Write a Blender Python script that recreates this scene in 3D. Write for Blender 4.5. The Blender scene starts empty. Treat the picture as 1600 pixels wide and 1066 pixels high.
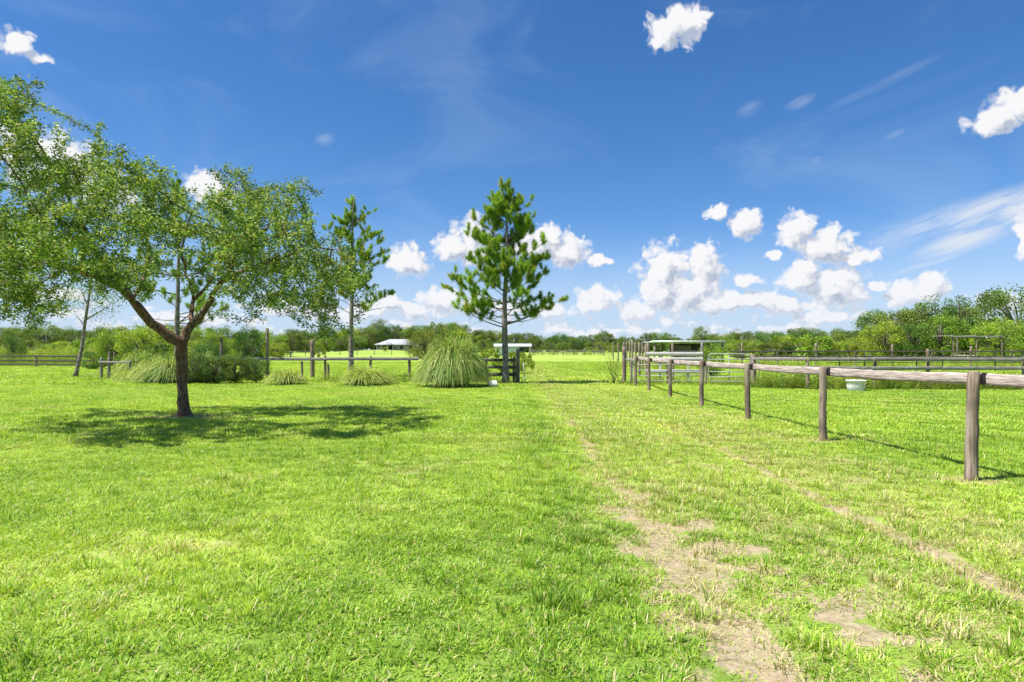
import bpy, math, random
import numpy as np
from mathutils import Vector

S = bpy.context.scene
C = S.collection
R = math.radians
# ------------------------------------------------------------------ camera
CAM_H = 1.55; FPX = 1000.0; HZ = 548.0
cd = bpy.data.cameras.new('camera'); cam = bpy.data.objects.new('camera', cd); C.objects.link(cam)
cam.location = (0, 0, CAM_H); cam.rotation_euler = (R(90), 0, 0)
cd.sensor_width = 36; cd.lens = 36 * FPX / 1600; cd.shift_y = (HZ - 533) / 1600
cd.clip_start = .05; cd.clip_end = 6000
S.camera = cam
# ------------------------------------------------------------------ light and exposure
S.view_settings.view_transform = 'Standard'; S.view_settings.look = 'None'
S.view_settings.exposure = 1.0; S.view_settings.gamma = 1
SUNV = Vector((-.50, -.15, 1)).normalized()
sl = bpy.data.lights.new('sun', 'SUN'); sun = bpy.data.objects.new('sun', sl); C.objects.link(sun)
sl.energy = 4.6; sl.angle = R(.5); sl.color = (1, .955, .88)
sun.rotation_euler = SUNV.to_track_quat('Z', 'Y').to_euler(); sun.location = (-10, 0, 30)
S.cycles.max_bounces = 6; S.cycles.transparent_max_bounces = 6
S.cycles.diffuse_bounces = 3; S.cycles.transmission_bounces = 3


class NT:
    """small node-tree writer"""
    def __init__(s, tree): s.t = tree
    def n(s, kind, **kw):
        nd = s.t.nodes.new(kind)
        for k, v in kw.items(): setattr(nd, k, v)
        return nd
    def put(s, sock, v):
        if v is None: return
        if isinstance(v, bpy.types.NodeSocket): s.t.links.new(v, sock)
        else: sock.default_value = v
    def m(s, op, a, b=None, c=None, clamp=False):
        nd = s.n('ShaderNodeMath', operation=op, use_clamp=clamp)
        for i, v in enumerate((a, b, c)): s.put(nd.inputs[i], v)
        return nd.outputs[0]
    def v(s, op, a, b=None):
        nd = s.n('ShaderNodeVectorMath', operation=op)
        s.put(nd.inputs[0], a); s.put(nd.inputs[1], b)
        return nd.outputs['Value'] if op in ('LENGTH', 'DOT_PRODUCT') else nd.outputs['Vector']
    def noise(s, vec, scale, detail=2, rough=.5, dist=0, col=False, dim='3D'):
        nd = s.n('ShaderNodeTexNoise', noise_dimensions=dim); s.put(nd.inputs['Vector'], vec)
        nd.inputs['Scale'].default_value = scale; nd.inputs['Detail'].default_value = detail
        nd.inputs['Roughness'].default_value = rough; nd.inputs['Distortion'].default_value = dist
        return nd.outputs['Color' if col else 0]
    def smooth(s, x, a, b, lo=0., hi=1.):
        nd = s.n('ShaderNodeMapRange', interpolation_type='SMOOTHSTEP')
        s.put(nd.inputs['Value'], x)
        for k, v in (('From Min', a), ('From Max', b), ('To Min', lo), ('To Max', hi)): s.put(nd.inputs[k], v)
        return nd.outputs[0]
    def mix(s, f, a, b, mode='MIX'):
        nd = s.n('ShaderNodeMix', data_type='RGBA', blend_type=mode)
        s.put(nd.inputs[0], f)
        s.put(nd.inputs[6], (*a, 1) if isinstance(a, tuple) and len(a) == 3 else a)
        s.put(nd.inputs[7], (*b, 1) if isinstance(b, tuple) and len(b) == 3 else b)
        return nd.outputs[2]
    def ramp(s, f, stops):
        nd = s.n('ShaderNodeValToRGB'); s.put(nd.inputs[0], f)
        e = nd.color_ramp.elements
        while len(e) < len(stops): e.new(.5)
        for el, (p, c) in zip(e, stops): el.position = p; el.color = (*c, 1)
        return nd.outputs[0]


def azel(px, py):
    u, v = (px - 800) / FPX, (HZ - py) / FPX
    return math.atan2(u, 1), math.atan2(v, math.hypot(u, 1))


# cumulus: pixel centre, half width, height above and below the centre
CUM = [(1058, 38, 50, 34, 40), (1085, 30, 30, 26, 22), (1035, 62, 24, 22, 22), (28, 66, 34, 24, 22), (62, 92, 22, 12, 10),
       (1552, 188, 52, 30, 24), (1590, 165, 46, 34, 34), (1604, 140, 18, 18, 24),
       (60, 240, 88, 46, 70), (118, 262, 60, 40, 50), (20, 215, 30, 26, 30), (160, 300, 60, 40, 45), (10, 420, 50, 34, 50),
       (322, 290, 34, 26, 30), (345, 305, 34, 26, 28), (636, 408, 36, 28, 26), (655, 415, 20, 18, 18),
       (708, 386, 36, 24, 26), (735, 362, 32, 30, 40), (745, 395, 40, 40, 28), (848, 378, 52, 34, 34), (885, 395, 44, 28, 24),
       (935, 408, 24, 10, 8), (1040, 428, 42, 48, 52), (1098, 420, 31, 44, 52), (1028, 462, 34, 32, 28), (1072, 466, 60, 44, 26),
       (1110, 478, 52, 30, 14), (1140, 474, 32, 14, 14), (1122, 330, 16, 12, 16), (1166, 350, 30, 24, 22),
       (1245, 362, 32, 30, 30), (1288, 388, 54, 34, 28), (1340, 404, 40, 14, 12), (1212, 398, 16, 8, 8),
       (1255, 432, 38, 28, 26), (1300, 448, 56, 34, 34), (1335, 460, 24, 20, 20),
       (1165, 440, 24, 14, 10), (1180, 470, 50, 16, 12), (1230, 480, 50, 18, 12), (1418, 460, 44, 20, 18), (1452, 448, 36, 20, 26),
       (932, 468, 42, 24, 18), (925, 478, 36, 16, 12), (1372, 446, 18, 8, 8),
       (690, 470, 44, 26, 18), (650, 486, 44, 16, 14), (610, 474, 28, 16, 14), (735, 480, 44, 20, 14), (580, 486, 44, 16, 14),
       (850, 488, 44, 14, 12), (800, 484, 40, 18, 12), (500, 490, 50, 18, 12), (1604, 372, 18, 34, 34), (1550, 474, 44, 16, 16),
       (440, 480, 44, 24, 16), (995, 488, 34, 18, 12), (1290, 496, 60, 12, 10), (80, 460, 80, 14, 12), (300, 500, 80, 18, 10)]
WISP = [(1540, 328, 95, 24, 20, .85), (1600, 322, 70, 34, 30, .95), (1470, 345, 110, 22, 14, .5), (1505, 376, 90, 20, 12, .9),
        (1400, 368, 60, 26, 20, .28), (1450, 412, 80, 6, 6, .4), (507, 218, 16, 12, 14, .20), (1172, 170, 22, 12, 14, .16),
        (1250, 160, 26, 10, 12, .22), (1380, 130, 100, 9, 9, .13), (1398, 210, 20, 6, 6, .2), (1275, 250, 10, 6, 6, .12)]


def cloud_group(blobs):
    g = bpy.data.node_groups.new('cloud_density', 'ShaderNodeTree')
    g.interface.new_socket('P', in_out='INPUT', socket_type='NodeSocketVector')
    g.interface.new_socket('D', in_out='OUTPUT', socket_type='NodeSocketFloat')
    t = NT(g); gi = t.n('NodeGroupInput'); go = t.n('NodeGroupOutput')
    P = gi.outputs[0]                                   # (azimuth, elevation, 0)
    warp = t.v('SUBTRACT', t.noise(P, 42, 2, .55, col=True, dim='2D'), (.5, .5, .5))
    Pw = t.v('ADD', P, t.v('MULTIPLY', warp, (.020, .016, 0)))
    sp = t.n('ShaderNodeSeparateXYZ'); t.put(sp.inputs[0], Pw)
    cb = t.n('ShaderNodeCombineXYZ'); t.put(cb.inputs[0], sp.outputs[0]); t.put(cb.inputs[1], sp.outputs[1])
    t.put(cb.inputs[2], t.m('MULTIPLY', sp.outputs[1], -1.))
    Q = cb.outputs[0]; best = None
    for (a, e, ra, ru, rd) in blobs:
        d = t.n('ShaderNodeVectorMath', operation='MULTIPLY_ADD'); t.put(d.inputs[0], Q)
        d.inputs[1].default_value = (1 / ra, 1 / ru, 1 / rd); d.inputs[2].default_value = (-a / ra, -e / ru, e / rd)
        L = t.v('LENGTH', t.v('MAXIMUM', d.outputs[0], (-1e4, 0., 0.)))
        best = L if best is None else t.m('SMOOTH_MIN', best, L, .22)
    # many little far cumulus low over the horizon
    low = t.noise(t.v('MULTIPLY', P, (1., 2.6, 1.)), 20, 3, .6, dim='2D')
    band = t.m('MULTIPLY', t.smooth(sp.outputs[1], .115, .05), t.smooth(sp.outputs[1], -.02, .02))
    M = t.m('SUBTRACT', t.m('MULTIPLY', t.m('SUBTRACT', low, LOW0), 3.2), t.m('MULTIPLY', t.m('SUBTRACT', 1., band), 3.))
    if best is not None: M = t.m('MAXIMUM', M, t.m('MULTIPLY', t.m('SUBTRACT', 1.02 + GROW, best), 1.55))
    n1 = t.m('SUBTRACT', t.noise(P, 46, 5, .56, dim='2D'), .5)
    vo = t.n('ShaderNodeTexVoronoi', feature='SMOOTH_F1', voronoi_dimensions='2D'); t.put(vo.inputs['Vector'], Pw)
    vo.inputs['Scale'].default_value = 52; vo.inputs['Detail'].default_value = 2
    vo.inputs['Smoothness'].default_value = .35; vo.inputs['Roughness'].default_value = .55
    bil = t.m('SUBTRACT', .42, vo.outputs['Distance'])
    t.put(go.inputs['D'], t.m('ADD', t.m('MULTIPLY_ADD', n1, .95, M), t.m('MULTIPLY', bil, .80)))
    return g


LOW0 = .375; GROW = .20
SKS = .075; K = .475 / SKS
LIT = (1.0 * K, 1.0 * K, 1.02 * K); SHD = (.40 * K, .47 * K, .62 * K); WSP = (.80 * K, .86 * K, .96 * K)
W = bpy.data.worlds.new('World'); S.world = W; W.use_nodes = True
W.cycles.sampling_method = 'MANUAL'; W.cycles.sample_map_resolution = 512
wt = W.node_tree; wt.nodes.clear(); t = NT(wt)
sky = t.n('ShaderNodeTexSky', sky_type='NISHITA'); sky.sun_disc = False
sky.sun_elevation = math.asin(SUNV.z); sky.sun_rotation = math.atan2(SUNV.x, SUNV.y)
sky.air_density = 1.0; sky.dust_density = .3; sky.ozone_density = 3.5; sky.altitude = 0
geo = t.n('ShaderNodeTexCoord'); sp = t.n('ShaderNodeSeparateXYZ'); t.put(sp.inputs[0], geo.outputs['Generated'])
X, Y, Z = sp.outputs
az = t.m('ARCTAN2', X, Y); el = t.m('ARCSINE', Z)
cb = t.n('ShaderNodeCombineXYZ'); t.put(cb.inputs[0], az); t.put(cb.inputs[1], el)
P = cb.outputs[0]
hs = t.n('ShaderNodeHueSaturation'); t.put(hs.inputs['Color'], sky.outputs[0])
hs.inputs['Saturation'].default_value = 1.25; hs.inputs['Value'].default_value = .92
skyc = t.mix(1., hs.outputs[0], t.mix(t.smooth(el, .28, .0), (.80, .89, 1.02), (.74, .82, 1.10)), 'MULTIPLY')
skyc = t.mix(t.smooth(el, .20, .0, 0., .82), skyc, (.62 * K, .78 * K, .99 * K))
veil = t.smooth(t.noise(t.v('MULTIPLY', P, (1.3, 2.6, 1.)), 2.6, 4, .6, .6, dim='2D'), .42, .78)
skyc = t.mix(t.m('MULTIPLY', veil, .13), skyc, (.66 * K, .80 * K, .99 * K))
def BG(c):
    b_ = t.n('ShaderNodeBackground'); t.put(b_.inputs[0], c); b_.inputs[1].default_value = SKS; return b_.outputs[0]
def MS(f, a, b):
    x = t.n('ShaderNodeMixShader'); t.put(x.inputs[0], f); t.put(x.inputs[1], a); t.put(x.inputs[2], b); return x.outputs[0]
BL = []
for (px, py, rx, up, dn) in CUM:
    if px > 980 and py > 300: rx, up, dn = rx * 1.12, up * 1.14, dn * 1.12
    a, e = azel(px, py); BL.append((a, e, azel(px + rx, py)[0] - a, azel(px, py - up)[1] - e, e - azel(px, py + dn)[1]))
WL = []
for (px, py, rx, up, dn, k) in WISP:
    a, e = azel(px, py); WL.append((a, e, azel(px + rx, py)[0] - a, azel(px, py - up)[1] - e, k))
def sector(a0, a1):
    bl = [q for q in BL if q[0] + 1.8 * q[2] + .02 > a0 and q[0] - 1.8 * q[2] - .02 < a1]
    wl = [q for q in WL if q[0] + 1.3 * q[2] > a0 and q[0] - 1.3 * q[2] < a1]
    base = skyc
    if wl:     # thin ice-cloud streaks
        rot = t.n('ShaderNodeVectorRotate', rotation_type='Z_AXIS'); t.put(rot.inputs['Vector'], P); rot.inputs['Angle'].default_value = R(-17)
        stn = t.noise(t.v('MULTIPLY', rot.outputs[0], (1., 7., 1.)), 16, 5, .62, .4, dim='2D'); wa = None
        for (a, e, ra, re_, k) in wl:
            c, s_ = math.cos(R(-17)), math.sin(R(-17)); ca, ce = a * c - e * s_, a * s_ + e * c
            L = t.v('LENGTH', t.v('MULTIPLY', t.v('SUBTRACT', rot.outputs[0], (ca, ce, 0)), (1 / ra, 1 / re_, 0.)))
            w_ = t.m('MULTIPLY', t.smooth(L, 1.25, .2), k); wa = w_ if wa is None else t.m('MAXIMUM', wa, w_)
        base = t.mix(t.m('MULTIPLY', wa, t.smooth(stn, .18, .58)), skyc, WSP)
    G = cloud_group(bl)
    def cl(vec): nd = t.n('ShaderNodeGroup', node_tree=G); t.put(nd.inputs[0], vec); return nd.outputs[0]
    A = cl(P); B = cl(t.v('ADD', P, (-.010, .0145, 0)))
    alpha = t.smooth(A, -.06, .72)
    lit = t.smooth(t.m('SUBTRACT', A, B), -1.05, .50)
    lit = t.m('MAXIMUM', lit, t.m('MULTIPLY', t.smooth(A, .9, .2), .55))
    cc = t.mix(t.smooth(el, .13, .01, 0., .5), t.mix(lit, SHD, LIT), (.80 * K, .87 * K, 1.0 * K))   # distant air
    return MS(alpha, BG(base), BG(cc))
EDGE = [azel(p_, 548)[0] for p_ in (-200, 250, 560, 780, 980, 1190, 1400, 1640)]
clo = BG(skyc)
for q in range(len(EDGE) - 1):
    clo = MS(t.m('GREATER_THAN', az, EDGE[q]), clo, sector(EDGE[q], EDGE[q + 1]))
clo = MS(t.m('GREATER_THAN', az, EDGE[-1]), clo, BG(skyc))
up_ = t.m('MULTIPLY', t.m('GREATER_THAN', el, -.03), t.m('LESS_THAN', el, .62))
clo = MS(up_, BG(skyc), clo)
out = t.n('ShaderNodeOutputWorld'); t.put(out.inputs[0], clo)

# ------------------------------------------------------------------ helpers
rng = np.random.RandomState(7)


def gz(y): return float(np.clip((y - 50) * .0045, 0, 1.0))
def PT(px, py, y): return np.array([(px - 800) / FPX * y, y, CAM_H - (py - HZ) / FPX * y])
def GP(px, y): return np.array([(px - 800) / FPX * y, y, gz(y)])


def tag(o, label=None, cat=None, group=None, kind=None):
    if label: o['label'] = label
    if cat: o['category'] = cat
    if group: o['group'] = group
    if kind: o['kind'] = kind
    return o


def empty(name, loc, label, cat, group=None, rz=0):
    o = bpy.data.objects.new(name, None); C.objects.link(o); o.location = [float(v) for v in loc]
    o.rotation_euler = (0, 0, rz); o.empty_display_size = .3
    return tag(o, label, cat, group)


def mesh_np(name, V, F, mat, smooth=False):
    """V (n,3); F list of arrays (m,k) of equal-size faces"""
    me = bpy.data.meshes.new(name)
    V = np.asarray(V, dtype=np.float32); Fs = [np.asarray(f, dtype=np.int32) for f in F if len(f)]
    me.vertices.add(len(V)); me.vertices.foreach_set('co', V.ravel())
    nl = sum(f.size for f in Fs); nf = sum(len(f) for f in Fs)
    me.loops.add(nl); me.polygons.add(nf)
    me.loops.foreach_set('vertex_index', np.concatenate([f.ravel() for f in Fs]))
    tot = np.concatenate([np.full(len(f), f.shape[1], np.int32) for f in Fs])
    me.polygons.foreach_set('loop_start', np.concatenate([[0], np.cumsum(tot)[:-1]]).astype(np.int32))
    if smooth: me.polygons.foreach_set('use_smooth', np.ones(nf, bool))
    me.update(calc_edges=True); me.validate()
    if mat: me.materials.append(mat)
    return me


def obj(name, me, parent=None):
    o = bpy.data.objects.new(name, me); C.objects.link(o); o.parent = parent
    return o


class MB:
    """collects shapes into ONE mesh"""
    def __init__(s): s.v = []; s.q = []; s.t = []; s.n = 0
    def add(s, V, quads=(), tris=()):
        V = np.asarray(V, float).reshape(-1, 3)
        if len(quads): s.q.append(np.asarray(quads, int) + s.n)
        if len(tris): s.t.append(np.asarray(tris, int) + s.n)
        s.v.append(V); s.n += len(V)
    def box(s, c, d, rz=0, bev=.0):
        c = np.array(c, float); d = np.array(d, float) / 2
        b = min(bev, *(d * .9)) if bev else 0
        K = []
        if b:
            # chamfered along all edges: three inset shells
            import itertools
            bm_v = []
            for sx, sy, sz in itertools.product((-1, 1), repeat=3):
                bm_v += [(sx * d[0], sy * (d[1] - b), sz * (d[2] - b)), (sx * (d[0] - b), sy * d[1], sz * (d[2] - b)), (sx * (d[0] - b), sy * (d[1] - b), sz * d[2])]
            V = np.array(bm_v); q = []; tr = []
            idx = lambda sx, sy, sz, k: (((sx + 1) // 2) * 4 + ((sy + 1) // 2) * 2 + (sz + 1) // 2) * 3 + k
            for sg in (-1, 1):
                f = [idx(sg, -1, -1, 0), idx(sg, 1, -1, 0), idx(sg, 1, 1, 0), idx(sg, -1, 1, 0)]; q.append(f if sg > 0 else f[::-1])
                f = [idx(-1, sg, -1, 1), idx(-1, sg, 1, 1), idx(1, sg, 1, 1), idx(1, sg, -1, 1)]; q.append(f if sg > 0 else f[::-1])
                f = [idx(-1, -1, sg, 2), idx(1, -1, sg, 2), idx(1, 1, sg, 2), idx(-1, 1, sg, 2)]; q.append(f if sg > 0 else f[::-1])
            for a in (-1, 1):
                for b_ in (-1, 1):
                    q.append([idx(a, b_, -1, 0), idx(a, b_, 1, 0), idx(a, b_, 1, 1), idx(a, b_, -1, 1)])
                    q.append([idx(a, -1, b_, 0), idx(a, 1, b_, 0), idx(a, 1, b_, 2), idx(a, -1, b_, 2)])
                    q.append([idx(-1, a, b_, 1), idx(1, a, b_, 1), idx(1, a, b_, 2), idx(-1, a, b_, 2)])
                    for e in (-1, 1): tr.append([idx(a, b_, e, 0), idx(a, b_, e, 1), idx(a, b_, e, 2)])
        else:
            V = np.array([(x, y, z) for x in (-d[0], d[0]) for y in (-d[1], d[1]) for z in (-d[2], d[2])])
            q = [(0, 1, 3, 2), (4, 6, 7, 5), (0, 4, 5, 1), (2, 3, 7, 6), (0, 2, 6, 4), (1, 5, 7, 3)]; tr = []
        if rz:
            cc, ss = math.cos(rz), math.sin(rz)
            V = np.stack([V[:, 0] * cc - V[:, 1] * ss, V[:, 0] * ss + V[:, 1] * cc, V[:, 2]], 1)
        s.add(V + c, q, tr)
    def beam(s, a, b, w, h, bev=0.004):
        """board from a to b, w across (horizontal), h tall"""
        a = np.array(a, float); b = np.array(b, float); d = b - a; L = np.linalg.norm(d); d /= L
        side = np.cross(d, (0, 0, 1.)); side /= np.linalg.norm(side) + 1e-9; up = np.cross(side, d)
        prof = [(-w / 2, -h / 2 + bev), (-w / 2, h / 2 - bev), (-w / 2 + bev, h / 2), (w / 2 - bev, h / 2), (w / 2, h / 2 - bev), (w / 2, -h / 2 + bev), (w / 2 - bev, -h / 2), (-w / 2 + bev, -h / 2)]
        V = [p + side * x + up * y for p in (a, b) for (x, y) in prof]; n = 8
        s.add(V, [(i, (i + 1) % n, n + (i + 1) % n, n + i) for i in range(n)])
        for base in (0, n):
            s.add([V[base + i] for i in range(n)], [(0, 1, 2, 3), (0, 3, 4, 7), (4, 5, 6, 7)])
    def tube(s, pts, rad, sides=8, cap=True, flat=None):
        pts = np.asarray(pts, float); n = len(pts)
        rad = np.full(n, rad) if np.isscalar(rad) else np.asarray(rad, float)
        T = np.gradient(pts, axis=0); T /= np.linalg.norm(T, axis=1)[:, None] + 1e-9
        ref = np.array([0, 0, 1.]) if abs(T[0][2]) < .9 else np.array([1., 0, 0])
        u = np.cross(T[0], ref); u /= np.linalg.norm(u); V = []
        ang = np.arange(sides) * 2 * math.pi / sides
        for i in range(n):
            u = u - T[i] * np.dot(u, T[i]); u /= np.linalg.norm(u) + 1e-9; w = np.cross(T[i], u)
            V.append(pts[i] + rad[i] * (np.cos(ang)[:, None] * u + np.sin(ang)[:, None] * w * (flat or 1)))
        V = np.concatenate(V); i = np.arange(sides); j = (i + 1) % sides
        q = np.concatenate([np.stack([k * sides + i, k * sides + j, (k + 1) * sides + j, (k + 1) * sides + i], 1) for k in range(n - 1)])
        tr = []
        if cap:
            V = np.concatenate([V, [pts[0]], [pts[-1]]]); m = n * sides
            tr = np.concatenate([np.stack([j, i, np.full(sides, m)], 1), np.stack([(n - 1) * sides + i, (n - 1) * sides + j, np.full(sides, m + 1)], 1)])
        s.add(V, q, tr)
    def mesh(s, name, mat, smooth=False):
        return mesh_np(name, np.concatenate(s.v) if s.v else np.zeros((0, 3)), [np.concatenate(s.q) if s.q else [], np.concatenate(s.t) if s.t else []], mat, smooth)
    def build(s, name, mat, parent=None, smooth=False):
        return obj(name, s.mesh(name, mat, smooth), parent)


def vnoise(x, y, seed=0):
    xi = np.floor(x).astype(np.int64); yi = np.floor(y).astype(np.int64); xf = x - xi; yf = y - yi
    def h(a, b):
        n = (a * 374761393 + b * 668265263 + seed * 974711) & 0xffffffff
        n = ((n ^ (n >> 13)) * 1274126177) & 0xffffffff
        return ((n ^ (n >> 16)) & 0xffff) / 65535.
    u = xf * xf * (3 - 2 * xf); v = yf * yf * (3 - 2 * yf)
    return (h(xi, yi) * (1 - u) + h(xi + 1, yi) * u) * (1 - v) + (h(xi, yi + 1) * (1 - u) + h(xi + 1, yi + 1) * u) * v
def fbm(x, y, sc, oct=4, seed=0):
    x = np.asarray(x, float) * sc; y = np.asarray(y, float) * sc; r = 0; a = .5; tot = 0
    for k in range(oct): r = r + a * vnoise(x, y, seed + k * 17); tot += a; a *= .55; x = x * 2.03 + 5.1; y = y * 2.03 + 1.7
    return r / tot
def sst(x, a, b):
    k = np.clip((x - a) / (b - a), 0, 1); return k * k * (3 - 2 * k)


# ------------------------------------------------------------------ materials
def new_mat(name):
    m = bpy.data.materials.new(name); m.use_nodes = True; m.node_tree.nodes.clear(); return m, NT(m.node_tree)


def leaf_mat(name, cols, trans=.35, rough=.55, objvar=.0, noise_sc=None, spec=.25):
    m, t = new_mat(name)
    g = t.n('ShaderNodeNewGeometry'); f = g.outputs['Random Per Island']
    st = [(i / (len(cols) - 1), c) for i, c in enumerate(cols)]
    col = t.ramp(f, st)
    if noise_sc:
        tc = t.n('ShaderNodeTexCoord'); nz = t.noise(tc.outputs['Object'], noise_sc, 2)
        k = t.smooth(nz, .3, .7, .72, 1.3); cbn = t.n('ShaderNodeCombineXYZ')
        for i in range(3): t.put(cbn.inputs[i], k)
        col = t.mix(1., col, cbn.outputs[0], 'MULTIPLY')
    if objvar:
        oi = t.n('ShaderNodeObjectInfo'); hs = t.n('ShaderNodeHueSaturation'); t.put(hs.inputs['Color'], col)
        t.put(hs.inputs['Hue'], t.m('MULTIPLY_ADD', oi.outputs['Random'], .05, .475))
        t.put(hs.inputs['Value'], t.m('MULTIPLY_ADD', t.m('FRACT', t.m('MULTIPLY', oi.outputs['Random'], 7.3)), objvar, 1 - objvar / 2))
        col = hs.outputs[0]
    p = t.n('ShaderNodeBsdfPrincipled'); t.put(p.inputs['Base Color'], col); p.inputs['Roughness'].default_value = rough
    p.inputs['Specular IOR Level'].default_value = spec
    tr = t.n('ShaderNodeBsdfTranslucent')
    t.put(tr.inputs[0], t.mix(1., col, (1.25, 1.2, .6), 'MULTIPLY'))
    mx = t.n('ShaderNodeMixShader'); mx.inputs[0].default_value = trans
    t.put(mx.inputs[1], p.outputs[0]); t.put(mx.inputs[2], tr.outputs[0])
    o = t.n('ShaderNodeOutputMaterial'); t.put(o.inputs[0], mx.outputs[0]); return m


def solid_mat(name, stops, sc=(1, 1, 1), scale=8, detail=6, rough=.8, bump=.3, bd=.01, metal=0, spec=.3, coord='Object', rnd=0., mottle=None):
    m, t = new_mat(name); tc = t.n('ShaderNodeTexCoord')
    v = t.v('MULTIPLY', tc.outputs[coord], sc)
    if rnd:
        oi = t.n('ShaderNodeObjectInfo'); v = t.v('ADD', v, t.v('MULTIPLY', (1., 1., 1.), None))
        cbn = t.n('ShaderNodeCombineXYZ'); t.put(cbn.inputs[0], t.m('MULTIPLY', oi.outputs['Random'], 37.))
        v = t.v('ADD', t.v('MULTIPLY', tc.outputs[coord], sc), cbn.outputs[0])
    nz = t.noise(v, scale, detail, .62)
    col = t.ramp(t.smooth(nz, .28, .72), stops)
    if mottle:
        n2 = t.noise(tc.outputs[coord], mottle[0], 3); col = t.mix(t.smooth(n2, .45, .7), col, mottle[1])
    p = t.n('ShaderNodeBsdfPrincipled'); t.put(p.inputs['Base Color'], col)
    p.inputs['Roughness'].default_value = rough; p.inputs['Metallic'].default_value = metal; p.inputs['Specular IOR Level'].default_value = spec
    if bump:
        b = t.n('ShaderNodeBump'); b.inputs['Strength'].default_value = bump; b.inputs['Distance'].default_value = bd
        t.put(b.inputs['Height'], nz); t.put(p.inputs['Normal'], b.outputs[0])
    o = t.n('ShaderNodeOutputMaterial'); t.put(o.inputs[0], p.outputs[0]); return m


M = {}
M['bark_dark'] = solid_mat('bark_dark', [(0, (.045, .028, .02)), (.5, (.15, .09, .058)), (1, (.30, .20, .135))], (1, 1, .35), 22, 7, .9, .9, .03, mottle=(2.2, (.17, .075, .04)))
M['bark_grey'] = solid_mat('bark_grey', [(0, (.07, .055, .045)), (.5, (.20, .17, .145)), (1, (.34, .31, .28))], (1, 1, .45), 16, 6, .9, .8, .03)
M['bark_far'] = solid_mat('bark_far', [(0, (.09, .075, .06)), (1, (.25, .22, .19))], (1, 1, .3), 5, 3, .9, 0)
M['post_wood'] = solid_mat('post_wood', [(0, (.11, .075, .052)), (.45, (.24, .18, .135)), (1, (.40, .33, .27))], (9, 9, .5), 3.2, 8, .85, .5, .006, rnd=1, mottle=(2.5, (.15, .11, .08)))
M['rail_wood'] = solid_mat('rail_wood', [(0, (.13, .10, .082)), (.3, (.31, .245, .21)), (.75, (.47, .395, .36)), (1, (.58, .50, .46))], (16, .7, 16), 3.4, 8, .85, .6, .008, rnd=1)
M['board_x'] = solid_mat('board_x', [(0, (.13, .115, .10)), (.5, (.24, .215, .19)), (1, (.37, .34, .31))], (.6, 9, 9), 3, 6, .85, .4, .006, rnd=1)
M['board_dark'] = solid_mat('board_dark', [(0, (.045, .035, .028)), (.5, (.09, .075, .06)), (1, (.16, .14, .12))], (.6, 9, 9), 3, 6, .85, .4, .006, rnd=1)
M['board_white'] = solid_mat('board_white', [(0, (.38, .34, .31)), (.5, (.56, .51, .48)), (1, (.68, .63, .60))], (1, 9, 9), 3, 5, .75, .2, .004)
M['rubber_and_end_shade'] = solid_mat('rubber_and_end_shade', [(0, (.012, .011, .01)), (1, (.035, .03, .027))], scale=20, rough=.7, bump=.2)  # pail rim, and the painted shade on the fence rail ends
M['galv'] = solid_mat('galv', [(0, (.27, .28, .29)), (1, (.38, .39, .41))], scale=12, rough=.5, metal=.15, bump=0)
M['wire'] = solid_mat('wire', [(0, (.10, .07, .055)), (1, (.20, .16, .13))], scale=30, rough=.6, metal=.5, bump=0)
M['steel_dark'] = solid_mat('steel_dark', [(0, (.03, .03, .03)), (1, (.08, .08, .075))], scale=12, rough=.6, bump=0)
M['metal_roof'] = solid_mat('metal_roof', [(0, (.55, .57, .62)), (1, (.72, .74, .79))], (1, 1, 1), 2, 4, .45, 0, metal=.1)
M['roof_grey'] = solid_mat('roof_grey', [(0, (.28, .28, .31)), (1, (.40, .40, .44))], (1, 1, 1), 2.5, 5, .7, 0)
M['stucco'] = solid_mat('stucco', [(0, (.30, .29, .27)), (1, (.38, .37, .34))], scale=3, rough=.9, bump=0)
M['white_paint'] = solid_mat('white_paint', [(0, (.66, .67, .68)), (1, (.78, .79, .80))], scale=2, rough=.6, bump=0)
M['glass_dark'] = solid_mat('glass_dark', [(0, (.015, .018, .022)), (1, (.03, .035, .04))], scale=3, rough=.12, bump=0, spec=.6)
M['tub_plastic'] = solid_mat('tub_plastic', [(0, (.74, .68, .70)), (.5, (.86, .80, .83)), (1, (.90, .86, .89))], (1, 1, 2.), 5, 5, .5, .05, .003, mottle=(4, (.62, .55, .49)))
M['soil_dark'] = solid_mat('soil_dark', [(0, (.03, .024, .018)), (1, (.10, .08, .06))], scale=10, rough=.95, bump=.5)
M['leaf_main'] = leaf_mat('leaf_main', [(.045, .11, .025), (.09, .19, .03), (.17, .28, .04), (.29, .38, .06), (.42, .46, .16)], .36, .52, noise_sc=1.1, spec=.3)
M['needle'] = leaf_mat('needle', [(.09, .20, .025), (.16, .31, .03), (.26, .42, .04), (.42, .54, .07)], .42, .5, noise_sc=.8)
M['needle_old'] = leaf_mat('needle_old', [(.22, .28, .04), (.38, .42, .05), (.50, .46, .07)], .3, .5)
M['leaf_far'] = leaf_mat('leaf_far', [(.09, .15, .03), (.15, .22, .04), (.24, .31, .06)], .30, .6, objvar=.5, noise_sc=.35)
M['leaf_dark'] = leaf_mat('leaf_dark', [(.055, .12, .025), (.11, .20, .035), (.18, .27, .05)], .28, .6, objvar=.3, noise_sc=.4)
M['leaf_bright'] = leaf_mat('leaf_bright', [(.15, .24, .03), (.26, .36, .04), (.40, .48, .07)], .38, .6, objvar=.3, noise_sc=.6)
M['leaf_olive'] = leaf_mat('leaf_olive', [(.13, .17, .025), (.22, .25, .03), (.30, .32, .05)], .3, .6, objvar=.2, noise_sc=.6)
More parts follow.
